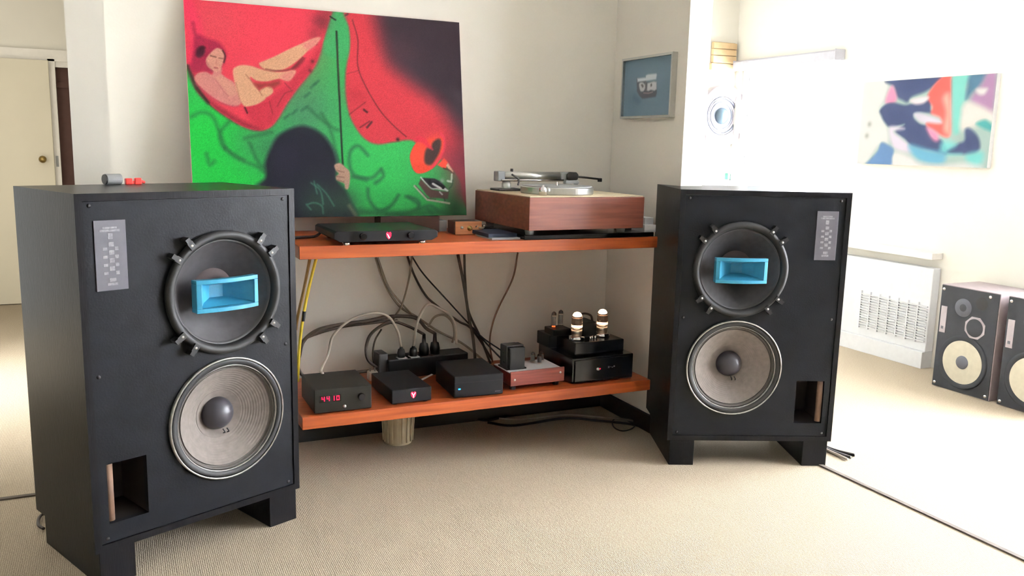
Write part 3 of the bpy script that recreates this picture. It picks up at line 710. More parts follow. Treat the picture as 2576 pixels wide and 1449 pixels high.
gc.poly(G_(1560, 140, 1790, 100, 1700, 270, 1600, 360, 1500, 470, 1520, 300), (70, 100, 122), 0.015); gc.poly(G_(1790, 100, 1900, 100, 1850, 640, 1720, 600, 1560, 480, 1700, 270), (150, 116, 150), 0.02)
gc.poly(G_(1640, 330, 1780, 320, 1740, 400, 1660, 400), WH, 0.012); gc.poly(G_(1470, 560, 1560, 500, 1850, 640, 1830, 780, 1600, 830, 1430, 860, 1450, 640), (206, 200, 196), 0.02)
gc.poly(G_(1630, 790, 1750, 730, 1840, 800, 1830, 880), TQ, 0.012); gc.poly(G_(1490, 860, 1560, 850, 1660, 960, 1680, 1100, 1600, 1180, 1460, 1180, 1200, 1160, 1380, 1050, 1480, 1000), NV, 0.012)
gc.poly(G_(1200, 1010, 1380, 1050, 1260, 1160, 1440, 1180, 1180, 1170), (110, 190, 190), 0.02, 0.8); gc.poly(G_(760, 1060, 1000, 1120, 1220, 1170, 1200, 1300, 1020, 1310, 840, 1230), (96, 150, 176), 0.02)
gc.poly(G_(1500, 1190, 1700, 1150, 1720, 1250, 1640, 1360, 1540, 1300), (110, 180, 180), 0.02); gc.poly(G_(540, 1150, 760, 1200, 900, 1290, 1180, 1320, 1500, 1300, 1640, 1360, 500, 1360), WH, 0.02)
gc.poly(G_(200, 1330, 260, 1240, 350, 1140, 400, 1030, 490, 1060, 560, 1120, 540, 1220, 500, 1340), (84, 112, 150), 0.010); gc.blob(G_(245, 790)[0], 0.02, (150, 150, 146)); gc.blob(G_(210, 940)[0], 0.02, (150, 150, 146))
wp = empty('wide_painting', (XW, (gy0+gy1)/2, gz0), 0, 'wide navy, red and turquoise abstract painting on the window wall', 'painting')
o1 = gc.build('painted_face', None, PAINT); o2 = bx('stretched_canvas', MT['white'], GX+0.0005, XW, gy0, gy1, gz0, gz1)
for o in (o1, o2): o.parent = wp; o.matrix_parent_inverse = Matrix.Translation(wp.location).inverted()

# ------------------------------------------------------------------ upper shelf
def shield(bm, cx, cz, w, h, y0, y1):
    pts = [(-0.5, 0.32), (-0.30, 0.5), (0, 0.38), (0.30, 0.5), (0.5, 0.32), (0.46, -0.05), (0.28, -0.30), (0, -0.5), (-0.28, -0.30), (-0.46, -0.05)]
    return prism(bm, [(cx+p[0]*w, cz+p[1]*h) for p in pts], 'y', y0, y1)

# slim black preamplifier
AX0, AX1, AY0, AY1 = 0.690, 1.072, 2.952, 3.262
pa = empty('preamplifier', ((AX0+AX1)/2, (AY0+AY1)/2, ZT1), 0.0, 'slim black preamplifier with two knobs and glowing red shield emblem', 'amplifier')
hx, hy = (AX1-AX0)/2, (AY1-AY0)/2
bm = B(); prism(bm, [(-hx, 0.026), (-hx+0.022, 0.014), (hx-0.022, 0.014), (hx, 0.026), (hx, 0.046), (hx-0.010, 0.052), (-hx+0.010, 0.052), (-hx, 0.046)], 'y', -hy, hy)
obj('chassis', bm, MT['blackmetal'], pa, False, 0.002)
for kx in (-0.090, 0.085):
    obj('knob', lathe(B(), [(0, -hy-0.020), (0.0105, -hy-0.020), (0.012, -hy-0.017), (0.012, -hy+0.001)], 24, 'y', (kx, 0, 0.034)), MT['blackgloss'], pa, False)
em = obj('emblem', shield(B(), 0.006, 0.034, 0.019, 0.027, -hy-0.0012, -hy), MT['led_red'], pa)
obj('emblem_mark', prism(B(), [(-0.002, 0.042), (0.003, 0.038), (0.010, 0.026), (0.006, 0.024)], 'y', -hy-0.0018, -hy-0.0010), MT['led_white'], em)
for (fx, fy_) in ((-hx+0.05, -hy+0.03), (hx-0.05, -hy+0.03), (-hx+0.05, hy-0.04), (hx-0.05, hy-0.04)):
    obj('foot', lathe(B(), [(0, 0), (0.012, 0), (0.014, 0.004), (0.014, 0.015), (0, 0.015)], 20, 'z', (fx, fy_, 0)), MT['chrome'], pa, True)
cable('shelf_cable', MT['c_black'], [(0.585, 3.20, ZT1+0.006), (0.63, 3.22, ZT1+0.006), (0.68, 3.21, ZT1+0.010), (0.705, 3.20, ZT1+0.032)], 0.0055, 'black cable lying on upper shelf behind the preamplifier')

# little wooden box
wb = empty('wooden_phono_box', (1.306, 3.268, ZT1), -0.07, 'small light wooden box with a knob and switch on upper shelf', 'box')
bx('body', MT['darkwood'], -0.060, 0.055, -0.044, 0.050, 0.002, 0.053, wb, 0.002)
bx('front_panel', MT['lightwood'], -0.056, 0.056, -0.050, -0.0435, 0.001, 0.054, wb, 0.001)
kn = obj('knob', lathe(B(), [(0, -0.066), (0.007, -0.065), (0.008, -0.051), (0.011, -0.050)], 16, 'y', (0.004, 0, 0.026)), MT['brass'], wb, True)
obj('knob', lathe(B(), [(0, -0.060), (0.005, -0.060), (0.006, -0.050)], 14, 'y', (-0.030, 0, 0.030)), MT['silver'], wb, True)
obj('switch', tube(B(), [(0.030, -0.050, 0.032), (0.032, -0.064, 0.038)], 0.002, 8, smooth=False), MT['silver'], wb, True)
obj('plug', tube(B(), [(0.046, -0.049, 0.028), (0.052, -0.075, 0.030), (0.053, -0.088, 0.040)], 0.004, 8), MT['c_pale'], wb, True)
tag(bx('aluminium_box', MT['grey'], 1.225, 1.265, 3.37, 3.44, ZT1, ZT1+0.045, None, 0.002), 'small plain grey metal box behind the wooden box', 'box')
# turntable on its slab
tag(bx('isolation_slab', MT['blackgloss'], 1.445, 2.045, 2.990, 3.47, ZT1, ZT1+0.018, None, 0.002), 'black slab lying under the turntable', 'board')
TX0, TX1, TY0, TY1, TZ0, TZ1 = 1.424, 1.952, 2.935, 3.44, 0.9355, 1.066
tt = empty('turntable', ((TX0+TX1)/2, (TY0+TY1)/2, ZT1+0.018), 0.03, 'brown wooden plinth turntable with silver platter and two tonearms', 'turntable')
hx, hy = (TX1-TX0)/2, (TY1-TY0)/2; z0 = TZ0-ZT1-0.018; z1 = TZ1-ZT1-0.018
bx('plinth', MT['plinth'], -hx, hx, -hy, hy, z0, z1-0.004, tt, 0.002)
bx('top_plate', MT['cream'], -hx+0.004, hx-0.004, -hy+0.004, hy-0.004, z1-0.004, z1, tt, 0.001)
for sx in (-1, 1):
    for sy in (-1, 1):
        obj('foot', lathe(B(), [(0, 0), (0.016, 0), (0.020, z0-0.004), (0.020, z0), (0, z0)], 20, 'z', (sx*(hx-0.05), sy*(hy-0.07)+0.02, 0)), MT['grey'], tt, True)
PXc, PYc = -0.035, -0.055
pl = obj('platter', lathe(B(), [(0, z1), (0.148, z1), (0.150, z1+0.003), (0.150, z1+0.026), (0.147, z1+0.029), (0, z1+0.029)], 72, 'z', (PXc, PYc, 0)), MT['silver'], tt, False)
obj('mat', lathe(B(), [(0, z1+0.029), (0.143, z1+0.029), (0.143, z1+0.032), (0, z1+0.032)], 64, 'z', (PXc, PYc, 0)), MT['grey'], pl)
obj('spindle', lathe(B(), [(0.0035, z1+0.03), (0.0035, z1+0.046), (0, z1+0.048)], 12, 'z', (PXc, PYc, 0)), MT['chrome'], pl, True)
obj('pulley_post', lathe(B(), [(0, z1), (0.016, z1), (0.016, z1+0.030), (0.006, z1+0.033), (0.006, z1+0.040), (0, z1+0.040)], 20, 'z', (-0.170, PYc-0.13, 0)), MT['chrome'], tt, True)
# long silver linear arm at the back
arm = obj('linear_tonearm', tube(B(), [(-hx+0.075, 0.145, z1+0.062), (0.085, 0.145, z1+0.062)], 0.019, 20, smooth=False), MT['silver'], tt, True)
obj('arm_rail', tube(B(), [(-hx+0.06, 0.118, z1+0.045), (0.095, 0.118, z1+0.045)], 0.005, 10, smooth=False), MT['chrome'], arm, True)
bx('arm_end', MT['grey'], -hx+0.045, -hx+0.078, 0.122, 0.168, z1+0.040, z1+0.082, arm, 0.004)
bx('arm_end', MT['grey'], 0.085, 0.150, 0.120, 0.168, z1+0.042, z1+0.080, arm, 0.006)
bx('arm_base', MT['darkgrey'], -hx+0.04, -hx+0.155, 0.10, 0.19, z1, z1+0.010, arm, 0.003)
obj('arm_post', lathe(B(), [(0.020, z1+0.008), (0.020, z1+0.030), (0.012, z1+0.046)], 20, 'z', (-hx+0.095, 0.145, 0)), MT['silver'], arm, True)
obj('arm_knob', lathe(B(), [(0.006, z1+0.076), (0.006, z1+0.092), (0, z1+0.092)], 12, 'z', (-hx+0.12, 0.145, 0)), MT['darkgrey'], arm, True)
obj('arm_lever', tube(B(), [(-hx+0.10, 0.105, z1+0.070), (-hx+0.13, 0.10, z1+0.050), (-hx+0.128, 0.10, z1+0.024)], 0.004, 8), MT['darkgrey'], arm, True)
bx('head_shell', MT['grey'], 0.060, 0.125, 0.035, 0.060, z1+0.034, z1+0.048, arm, 0.002)
# second black pivoted arm on the right
ar2 = obj('black_tonearm', tube(B(), [(0.140, 0.105, z1+0.062), (0.200, 0.100, z1+0.058), (0.262, 0.095, z1+0.052)], 0.0045, 10, smooth=False), MT['black'], tt, True)
obj('counterweight', tube(B(), [(0.108, 0.108, z1+0.063), (0.118, 0.107, z1+0.063), (0.148, 0.105, z1+0.062), (0.156, 0.104, z1+0.061)], [0.011, 0.019, 0.019, 0.012], 20, smooth=False), MT['black'], ar2, True)
bx('arm_tip', MT['black'], 0.258, 0.274, 0.088, 0.102, z1+0.040, z1+0.056, ar2, 0.002)
obj('pillar', lathe(B(), [(0.016, z1), (0.016, z1+0.006), (0.009, z1+0.010), (0.009, z1+0.052), (0, z1+0.052)], 16, 'z', (0.150, 0.105, 0)), MT['grey'], ar2, True)
# papers and record sleeves beside the turntable
tag(bx('record_booklet', MT['paper'], 1.320, 1.440, 3.02, 3.19, ZT1, ZT1+0.006), 'grey booklet lying flat on upper shelf under a navy one', 'booklet')
tag(bx('record_booklet', MT['navy'], 1.318, 1.440, 3.05, 3.24, ZT1+0.006, ZT1+0.020), 'navy booklet lying on the grey one beside the turntable slab', 'booklet')
cb = empty('white_carton', (2.030, 3.050, ZT1+0.018), 0.0, 'stepped white carton at the right end of upper shelf', 'carton')
bx('carton_body', MT['white'], -0.026, 0.030, -0.05, 0.05, 0.0, 0.030, cb, 0.001)
bx('carton_flap', MT['white'], -0.012, 0.030, -0.03, 0.05, 0.030, 0.058, cb, 0.001)
tp = empty('crumpled_paper', (2.030, 3.150, ZT1+0.018), 0.0, 'crumpled white paper leaning behind the white carton', 'paper')
for k in range(4):
    bm = B(); a = 0.3*k; pts = []
    for i in range(7):
        for j in range(4):
            pts.append(bm.verts.new((-0.04+0.013*i+random.uniform(-.004, .004), 0.012*k+0.010*math.sin(i*1.7+k)+random.uniform(-.003, .003), 0.0+0.045*j-0.008*i*(k % 2)+0.02*(k % 2)+random.uniform(-.004, .004))))
    for i in range(6):
        for j in range(3): bm.faces.new((pts[i*4+j], pts[i*4+j+1], pts[i*4+j+5], pts[i*4+j+4]))
    o = obj('paper_fold', bm, MT['white'], tp, True)
    md = o.modifiers.new('thick', 'SOLIDIFY'); md.thickness = 0.002
bx('paper_base', MT['darkgrey'], -0.045, 0.03, -0.01, 0.06, 0.0, 0.02, tp)

# ------------------------------------------------------------------ lower shelf
def seg_digit(bm, cx, cz, w, h, on, y0, y1):
    t = w*0.30
    S = dict(a=(-w/2, w/2, h/2-t, h/2), g=(-w/2, w/2, -t/2, t/2), d=(-w/2, w/2, -h/2, -h/2+t), f=(-w/2, -w/2+t, 0, h/2), b=(w/2-t, w/2, 0, h/2), e=(-w/2, -w/2+t, -h/2, 0), c=(w/2-t, w/2, -h/2, 0))
    for k in on:
        q = S[k]; box(bm, cx+q[0], cx+q[1], y0, y1, cz+q[2], cz+q[3])
# converter with the red read-out
dc = empty('display_converter', (0.728, 3.112, ZT2), 0.0, 'dark olive converter box with red number read-out on lower shelf', 'amplifier')
bx('case', MT['olive'], -0.106, 0.106, -0.116, 0.116, 0.005, 0.094, dc, 0.003)
for k, on in enumerate(('fgbc', 'fgbc', 'bc', 'abcdef')):
    bm = B(); seg_digit(bm, -0.074+0.018*k, 0.057, 0.012, 0.018, on, -0.1172, -0.1160); obj('digit', bm, MT['led_digit'], dc)
bx('display_window', MT['blackgloss'], -0.088, -0.008, -0.1164, -0.1155, 0.044, 0.070, dc)
obj('button', lathe(B(), [(0, -0.121), (0.006, -0.120), (0.007, -0.116)], 16, 'y', (0.004, 0, 0.022)), MT['silver'], dc, True)
obj('knob', lathe(B(), [(0, -0.130), (0.012, -0.130), (0.013, -0.127), (0.013, -0.115)], 20, 'y', (0.066, 0, 0.054)), MT['blackgloss'], dc)
for sx in (-1, 1):
    for sy in (-1, 1): obj('foot', lathe(B(), [(0, 0), (0.010, 0), (0.010, 0.006), (0, 0.006)], 14, 'z', (sx*0.085, sy*0.09, 0)), MT['rubber'], dc)
# small box with the red shield
ps = empty('shield_power_box', (0.992, 3.142, ZT2), 0.02, 'narrow black box with glowing red shield emblem on lower shelf', 'amplifier')
bx('case', MT['blackmetal'], -0.079, 0.079, -0.134, 0.134, 0.006, 0.060, ps, 0.003)
em = obj('emblem', shield(B(), 0.006, 0.034, 0.021, 0.027, -0.1352, -0.1340), MT['led_red'], ps)
for q in ([(0.006, 0.034), (0.000, 0.044), (-0.002, 0.042), (0.004, 0.032)], [(0.006, 0.034), (0.012, 0.044), (0.014, 0.042), (0.008, 0.032)], [(0.0045, 0.034), (0.0045, 0.024), (0.0075, 0.024), (0.0075, 0.034)]):
    obj('emblem_mark', prism(B(), q, 'y', -0.1358, -0.1350), MT['led_white'], em)
for sx in (-1, 1):
    for sy in (-1, 1): obj('foot', lathe(B(), [(0, 0), (0.010, 0), (0.010, 0.007), (0, 0.007)], 14, 'z', (sx*0.06, sy*0.11, 0)), MT['rubber'], ps)
# box with the blue light
bl = empty('blue_light_box', (1.275, 3.128, ZT2), -0.06, 'black box with a small blue light on lower shelf', 'amplifier')
bx('case', MT['blackmetal'], -0.102, 0.102, -0.128, 0.128, 0.004, 0.090, bl, 0.004)
bx('indicator', MT['led_blue'], -0.085, -0.076, -0.1292, -0.1280, 0.036, 0.041, bl)
bx('front_seam', MT['black'], -0.100, 0.100, -0.1285, -0.1278, 0.062, 0.0635, bl)
for k in range(4): bx('print', MT['plate'], 0.068+0.006*k, 0.072+0.006*k, -0.1286, -0.1279, 0.016, 0.020, bl)
for sx in (-1, 1):
    for sy in (-1, 1): obj('foot', lathe(B(), [(0, 0), (0.010, 0), (0.010, 0.005), (0, 0.005)], 14, 'z', (sx*0.08, sy*0.10, 0)), MT['rubber'], bl)
# mains strip at the back
SPX, SPY, SA = 1.195, 3.415, 0.05
st = empty('power_strip', (SPX, SPY, ZT2), SA, 'black mains power strip with four plugs behind the black boxes', 'power strip')
bx('body', MT['blackmetal'], -0.19, 0.175, -0.05, 0.05, 0.0, 0.085, st, 0.005)
bx('end_block', MT['darkgrey'], -0.225, -0.185, -0.03, 0.05, 0.010, 0.110, st, 0.006)
plug_top = []
for k, (px_, big) in enumerate(((-0.125, 0), (-0.070, 0), (-0.022, 1), (0.028, 1))):
    sk = bx('socket', MT['white'] if k < 2 else MT['darkgrey'], px_-0.020, px_+0.020, -0.049, -0.010, 0.0845, 0.0865, st)
    bm = B(); h = 0.050 if big else 0.034; w = 0.020 if big else 0.016
    lathe(bm, [(0, 0.086), (w, 0.086), (w*1.1, 0.086+h*0.5), (w*0.85, 0.086+h), (w*0.45, 0.086+h+0.004), (w*0.34, 0.086+h+0.03*big+0.012), (0, 0.086+h+0.03*big+0.012)], 16, 'z', (px_, -0.022, 0))
    obj('plug', bm, MT['black'], st, True)
    zt = ZT2+0.086+h+0.03*big+0.010
    plug_top.append((SPX+px_*math.cos(SA)+0.022*math.sin(SA), SPY+px_*math.sin(SA)-0.022*math.cos(SA), zt))
# wooden valve preamplifier
tb = empty('wooden_valve_preamp', (1.538, 3.118, ZT2), 0.02, 'red wooden valve preamp with white top plate and black transformer', 'amplifier')
bx('wood_case', MT['redwood'], -0.122, 0.122, -0.083, 0.083, 0.020, 0.070, tb, 0.002)
bx('top_plate', MT['white'], -0.119, 0.119, -0.080, 0.080, 0.070, 0.074, tb, 0.001)
bx('front_lip', MT['redwood'], -0.124, 0.124, -0.090, -0.083, 0.020, 0.080, tb, 0.002)
for sx in (-1, 1):
    for sy in (-1, 1): obj('foot', lathe(B(), [(0, 0), (0.012, 0), (0.014, 0.020), (0, 0.020)], 14, 'z', (sx*0.10, sy*0.06, 0)), MT['rubber'], tb)
tr = bx('transformer', MT['black'], -0.108, -0.038, -0.045, 0.050, 0.074, 0.168, tb, 0.004)
bx('transformer_frame', MT['darkgrey'], -0.112, -0.034, -0.022, 0.028, 0.076, 0.172, tr, 0.002)
bx('transformer_flange', MT['darkgrey'], -0.118, -0.028, -0.040, 0.045, 0.074, 0.080, tr, 0.001)
obj('screw', lathe(B(), [(0, -0.093), (0.004, -0.092), (0.005, -0.089)], 12, 'y', (-0.105, 0, 0.046)), MT['silver'], tb, True)
obj('screw', lathe(B(), [(0, -0.093), (0.004, -0.092), (0.005, -0.089)], 12, 'y', (0.105, 0, 0.058)), MT['silver'], tb, True)
def small_valve(x, y, z, r, h, par, glow=False):
    v = obj('valve', lathe(B(), [(r, z), (r, z+h*0.75), (r*0.8, z+h*0.92), (r*0.25, z+h), (0, z+h)], 20, 'z', (x, y, 0)), MT['glass'], par, True)
    obj('valve_plate', lathe(B(), [(0, z+h*0.15), (r*0.55, z+h*0.15), (r*0.55, z+h*0.68), (0, z+h*0.68)], 12, 'z', (x, y, 0)), MT['grey'], v)
    obj('valve_getter', lathe(B(), [(r*0.75, z+h*0.78), (r*0.66, z+h*0.9), (r*0.2, z+h*0.975)], 16, 'z', (x, y, 0)), MT['darkgrey'], v, True)
    if glow: obj('filament', lathe(B(), [(0, z+h*0.05), (r*0.45, z+h*0.06), (r*0.4, z+h*0.16), (0, z+h*0.17)], 10, 'z', (x, y, 0)), MT['glow_small'], v)
    return v
for (x, y) in ((-0.012, 0.035), (0.045, 0.045), (0.058, 0.010), (0.088, 0.045)): small_valve(x, y, 0.074, 0.010, 0.045, tb)
# black power amplifier with big glowing valves
TA = empty('valve_power_amp', (1.848, 3.185, ZT2), 0.01, 'black valve power amplifier with two tall glowing valves', 'amplifier')
TA.scale = (1, 1, 0.93)
bx('chassis', MT['blackgloss'], -0.150, 0.150, -0.155, 0.155, 0.004, 0.118, TA, 0.004)
bx('front_panel', MT['blackgloss'], -0.140, 0.128, -0.162, -0.154, 0.006, 0.110, TA, 0.003)
dk = bx('upper_deck', MT['blackgloss'], -0.118, 0.122, -0.120, 0.10, 0.118, 0.180, TA, 0.004)
bx('transformer_cover', MT['blackmetal'], -0.155, -0.065, 0.045, 0.165, 0.118, 0.180, TA, 0.004)
bx('transformer_cover', MT['blackmetal'], -0.148, -0.060, 0.02, 0.11, 0.180, 0.212, TA, 0.004)
bx('transformer_cover', MT['blackmetal'], 0.110, 0.158, -0.04, 0.155, 0.118, 0.158, TA, 0.004)
bx('transformer_cover', MT['black'], -0.032, 0.038, -0.030, 0.075, 0.180, 0.248, TA, 0.005)
obj('carry_handle', tube(B(), [(-0.040, 0.02, 0.240), (-0.030, 0.02, 0.268), (0.0, 0.02, 0.280), (0.034, 0.02, 0.268), (0.044, 0.02, 0.240)], 0.005, 8), MT['black'], TA, True)
def big_valve(x, y):
    z = 0.180
    rg = obj('valve_socket', lathe(B(), [(0, z), (0.034, z), (0.035, z+0.004), (0.035, z+0.014), (0.032, z+0.018), (0.022, z+0.019), (0, z+0.019)], 32, 'z', (x, y, 0)), MT['chrome'], TA, True)
    gl = obj('valve', lathe(B(), [(0.0215, z+0.018), (0.0240, z+0.032), (0.0240, z+0.098), (0.0210, z+0.114), (0.0125, z+0.126), (0.0, z+0.130), (0.0, z+0.1288), (0.0120, z+0.1248), (0.0200, z+0.1135), (0.0230, z+0.098), (0.0230, z+0.032), (0.0205, z+0.018)], 28, 'z', (x, y, 0)), MT['glass'], TA, True)
    obj('valve_base', lathe(B(), [(0, z+0.019), (0.0135, z+0.019), (0.0135, z+0.058), (0, z+0.058)], 20, 'z', (x, y, 0)), MT['silver'], gl, True)
    obj('filament', lathe(B(), [(0, z+0.058), (0.012, z+0.059), (0.013, z+0.062), (0.006, z+0.067), (0, z+0.067)], 16, 'z', (x, y, 0)), MT['glow'], gl, True)
    obj('anode', lathe(B(), [(0, z+0.070), (0.0125, z+0.070), (0.0125, z+0.098), (0, z+0.098)], 16, 'z', (x, y, 0)), MT['capring'], gl, True)
    obj('filament', lathe(B(), [(0, z+0.1045), (0.010, z+0.106), (0.011, z+0.110), (0.007, z+0.114), (0, z+0.115)], 16, 'z', (x, y, 0)), MT['glow'], gl, True)
big_valve(-0.080, -0.060); big_valve(0.058, -0.040)
small_valve(-0.128, 0.06, 0.212, 0.012, 0.078, TA, True); small_valve(-0.080, 0.085, 0.212, 0.012, 0.078, TA)
for (x, y) in ((-0.020, -0.075), (-0.008, -0.070), (0.006, -0.072)): obj('terminal', lathe(B(), [(0.004, 0.180), (0.005, 0.190), (0, 0.196)], 10, 'z', (x, y, 0)), MT['chrome'], TA, True)
obj('power_switch', lathe(B(), [(0, -0.171), (0.005, -0.170), (0.007, -0.161)], 14, 'y', (-0.030, 0, 0.062)), MT['silver'], TA, True)
bx('pilot_light', MT['led_red'], -0.022, -0.017, -0.1635, -0.1615, 0.060, 0.065, TA)
for k in range(4): bx('print', MT['plate'], 0.020+0.009*k, 0.027+0.009*k, -0.1627, -0.1618, 0.062+0.003*(k % 2), 0.071-0.002*(k % 3), TA)
for sx in (-1, 1):
    for sy in (-1, 1): obj('foot', lathe(B(), [(0, 0), (0.012, 0), (0.012, 0.005), (0, 0.005)], 14, 'z', (sx*0.12, sy*0.12, 0)), MT['rubber'], TA)
# paper slips and connectors
o = tag(bx('paper_slip', MT['white'], -0.055, 0.055, -0.006, 0.006, 0, 0.002), 'thin white paper strip lying between the two black boxes', 'paper'); o.location = (1.128, 3.275, ZT2+0.012); o.rotation_euler = (0, -0.22, 0.35)
o = tag(bx('paper_slip', MT['white'], -0.012, 0.012, -0.02, 0.02, 0, 0.016), 'small white card standing behind the red read-out box', 'paper'); o.location = (0.868, 3.20, ZT2)
cl = empty('plug_adapter', (0.985, 3.40, ZT2), 0.0, 'grey transparent plug adapter at the end of the power strip', 'adapter')
bx('adapter_body', MT['c_pale'], -0.060, -0.02, -0.04, 0.0, 0.0, 0.040, cl, 0.006); bx('adapter_pin', MT['silver'], -0.055, -0.049, -0.03, -0.024, 0.040, 0.055, cl); bx('adapter_pin', MT['silver'], -0.035, -0.029, -0.03, -0.024, 0.040, 0.055, cl)

# ------------------------------------------------------------------ cables between the shelves
def W(Y, *q): return [ony(q[i], q[i+1], Y) for i in range(0, len(q), 2)]
GR = 'cables hanging behind the shelves'
def cab(m, Y, q, r, label, head=None, tail=None):
    pts = [tuple(p) for p in W(Y, *q)]
    if head is not None: pts = list(head)+pts
    if tail is not None: pts = pts+list(tail)
    cable('cable', MT[m], pts, r, label, GR)
cab('c_grey', 3.485, (945, 648, 968, 715, 1005, 770, 1048, 797, 1100, 832, 1160, 862, 1200, 893, 1225, 915), 0.0050, 'grey cable sagging from the upper shelf to behind the blue light box')
cab('c_grey', 3.475, (950, 648, 978, 722, 1018, 772, 1052, 805), 0.0040, 'thinner grey cable running alongside the sagging grey one')
cab('c_grey', 3.465, (1036, 645, 1030, 695, 1012, 765, 992, 798, 985, 815), 0.0042, 'grey cable falling in a slanting line onto the dark arches')
cab('c_pale', 3.33, (826, 890, 838, 845, 880, 806, 935, 788, 975, 795, 1000, 832), 0.0055, 'pale grey cable arching from the read-out box to the first plug', head=[(0.700, 3.205, ZT2+0.094), tuple(ony(808, 930, 3.24))], tail=[plug_top[0]])
cab('c_dark', 3.42, (752, 900, 764, 858, 800, 830, 860, 816, 920, 808, 985, 796, 1045, 800, 1072, 826), 0.0075, 'thick dark brown cable arching to the fourth plug', tail=[plug_top[3]])
cab('c_dark', 3.45, (752, 905, 756, 872, 775, 848, 850, 824, 930, 813, 985, 808, 1030, 822), 0.0065, 'thick dark brown cable arching to the third plug', tail=[plug_top[2]])
cab('c_dark', 3.40, (752, 900, 752, 930, 775, 949, 850, 943, 910, 935, 955, 932), 0.0070, 'dark brown cable dropping behind the read-out box along the shelf back')
cab('c_dark', 3.39, (948, 925, 926, 905, 921, 875, 932, 842, 962, 818, 1000, 806), 0.0065, 'dark brown looped cable left of the power strip')
cab('c_dark', 3.40, (942, 925, 938, 890, 944, 855, 960, 828), 0.0040, 'thin dark cable inside the brown loop')
cab('c_pale', 3.36, (1047, 825, 1056, 795, 1076, 766, 1100, 773, 1130, 791, 1145, 820, 1148, 865), 0.0060, 'pale grey cable arching high from the second plug', head=[plug_top[1]])
cab('c_grey', 3.46, (1076, 822, 1094, 797, 1118, 793, 1138, 812, 1143, 842, 1138, 862), 0.0050, 'small grey cable hoop over the power strip')
cab('c_dark', 3.495, (1025, 645, 1042, 692, 1066, 736, 1090, 762, 1150, 806, 1180, 822, 1205, 852, 1238, 905), 0.0050, 'dark cable running slantwise beneath the upper shelf')
cab('c_black', 3.47, (1036, 645, 1066, 690, 1120, 750, 1180, 815, 1215, 850), 0.0035, 'thin black cable running slantwise to the black transformer', tail=[(1.427, 3.12, ZT2+0.140)])
cab('c_dark', 3.445, (1152, 640, 1164, 700, 1174, 760, 1180, 802, 1190, 850, 1196, 915), 0.0070, 'thick dark cable hanging straight from the upper shelf')
cab('c_dark', 3.465, (1168, 640, 1170, 700, 1178, 780, 1208, 848, 1234, 915), 0.0055, 'dark cable hanging beside the thick straight one')
cab('c_brown', 3.48, (1303, 635, 1290, 700, 1256, 770, 1240, 812, 1232, 860, 1240, 915), 0.0040, 'thin brown cable hanging alone above the wooden valve preamp')
cab('c_black', 3.40, (1190, 825, 1222, 862), 0.0038, 'short black cable entering the lower side of the black transformer', tail=[(1.427, 3.11, ZT2+0.100)])
cab('c_yellow', 3.30, (796, 648, 778, 720, 766, 778, 758, 830, 752, 890, 749, 960), 0.0060, 'bright yellow cable hanging beside the left floor speaker')
cab('c_tan', 3.32, (780, 648, 764, 730, 750, 792, 744, 830), 0.0060, 'tan cable hanging next to the yellow one')
bm = B(); tube(bm, W(3.30, 765.5, 783, 762, 808), 0.0072, 10, smooth=False); o = obj('tape_band', bm, MT['black']); tag(o, 'black tape wrapped round the yellow cable', 'tape')

# ------------------------------------------------------------------ on the floor
def Fz(z, *q): return [tuple(onz(q[i], q[i+1], z)) for i in range(0, len(q), 2)]
cable('floor_cable', MT['c_black'], [(1.50, 3.44, 0.006), (1.60, 3.36, 0.006)]+Fz(0.006, 1420, 1052, 1500, 1058, 1580, 1066, 1640, 1078)+[(2.22, 3.13, 0.006)], 0.006, 'black cable on carpet under the lower shelf running to the right speaker', 'floor cables under the shelf')
cable('floor_cable', MT['c_grey'], [(1.56, 3.45, 0.016), (1.66, 3.40, 0.016)]+Fz(0.016, 1420, 1043, 1500, 1048, 1580, 1056, 1640, 1068)+[(2.22, 3.15, 0.016)], 0.005, 'grey cable lying behind the black one on carpet', 'floor cables under the shelf')
cable('floor_cable', MT['c_black'], Fz(0.004, 1548, 1052, 1540, 1062, 1546, 1076, 1566, 1084, 1590, 1078, 1602, 1064), 0.003, 'thin black wire loop on carpet beside the right speaker', 'floor cables under the shelf')
cable('floor_cable', MT['c_black'], Fz(0.006, 1172, 1045, 1190, 1052, 1225, 1057, 1262, 1050, 1290, 1042), 0.006, 'black cable coil on carpet in the shade under the lower shelf', 'floor cables under the shelf')
for k, (m, dy, r) in enumerate((('c_black', 0, 0.007), ('darkgrey', 6, 0.007), ('c_pale', 11, 0.006))):
    pts = Fz(0.008, 2058, 1108+dy*0.5, 2075, 1122+dy*0.6, 2105, 1134+dy*0.8, 2150-1.6*dy, 1145+dy)
    cable('speaker_cable', MT[m], pts, r, ('black', 'dark grey', 'pale grey')[k]+' speaker cable strand on the pale carpet behind the right speaker', 'speaker cable strands')
cable('speaker_wire', MT['c_dark'], Fz(0.010, 118, 1290, 104, 1296, 96, 1308, 98, 1322, 110, 1330), 0.005, 'small dark wire loop on carpet behind the left speaker')

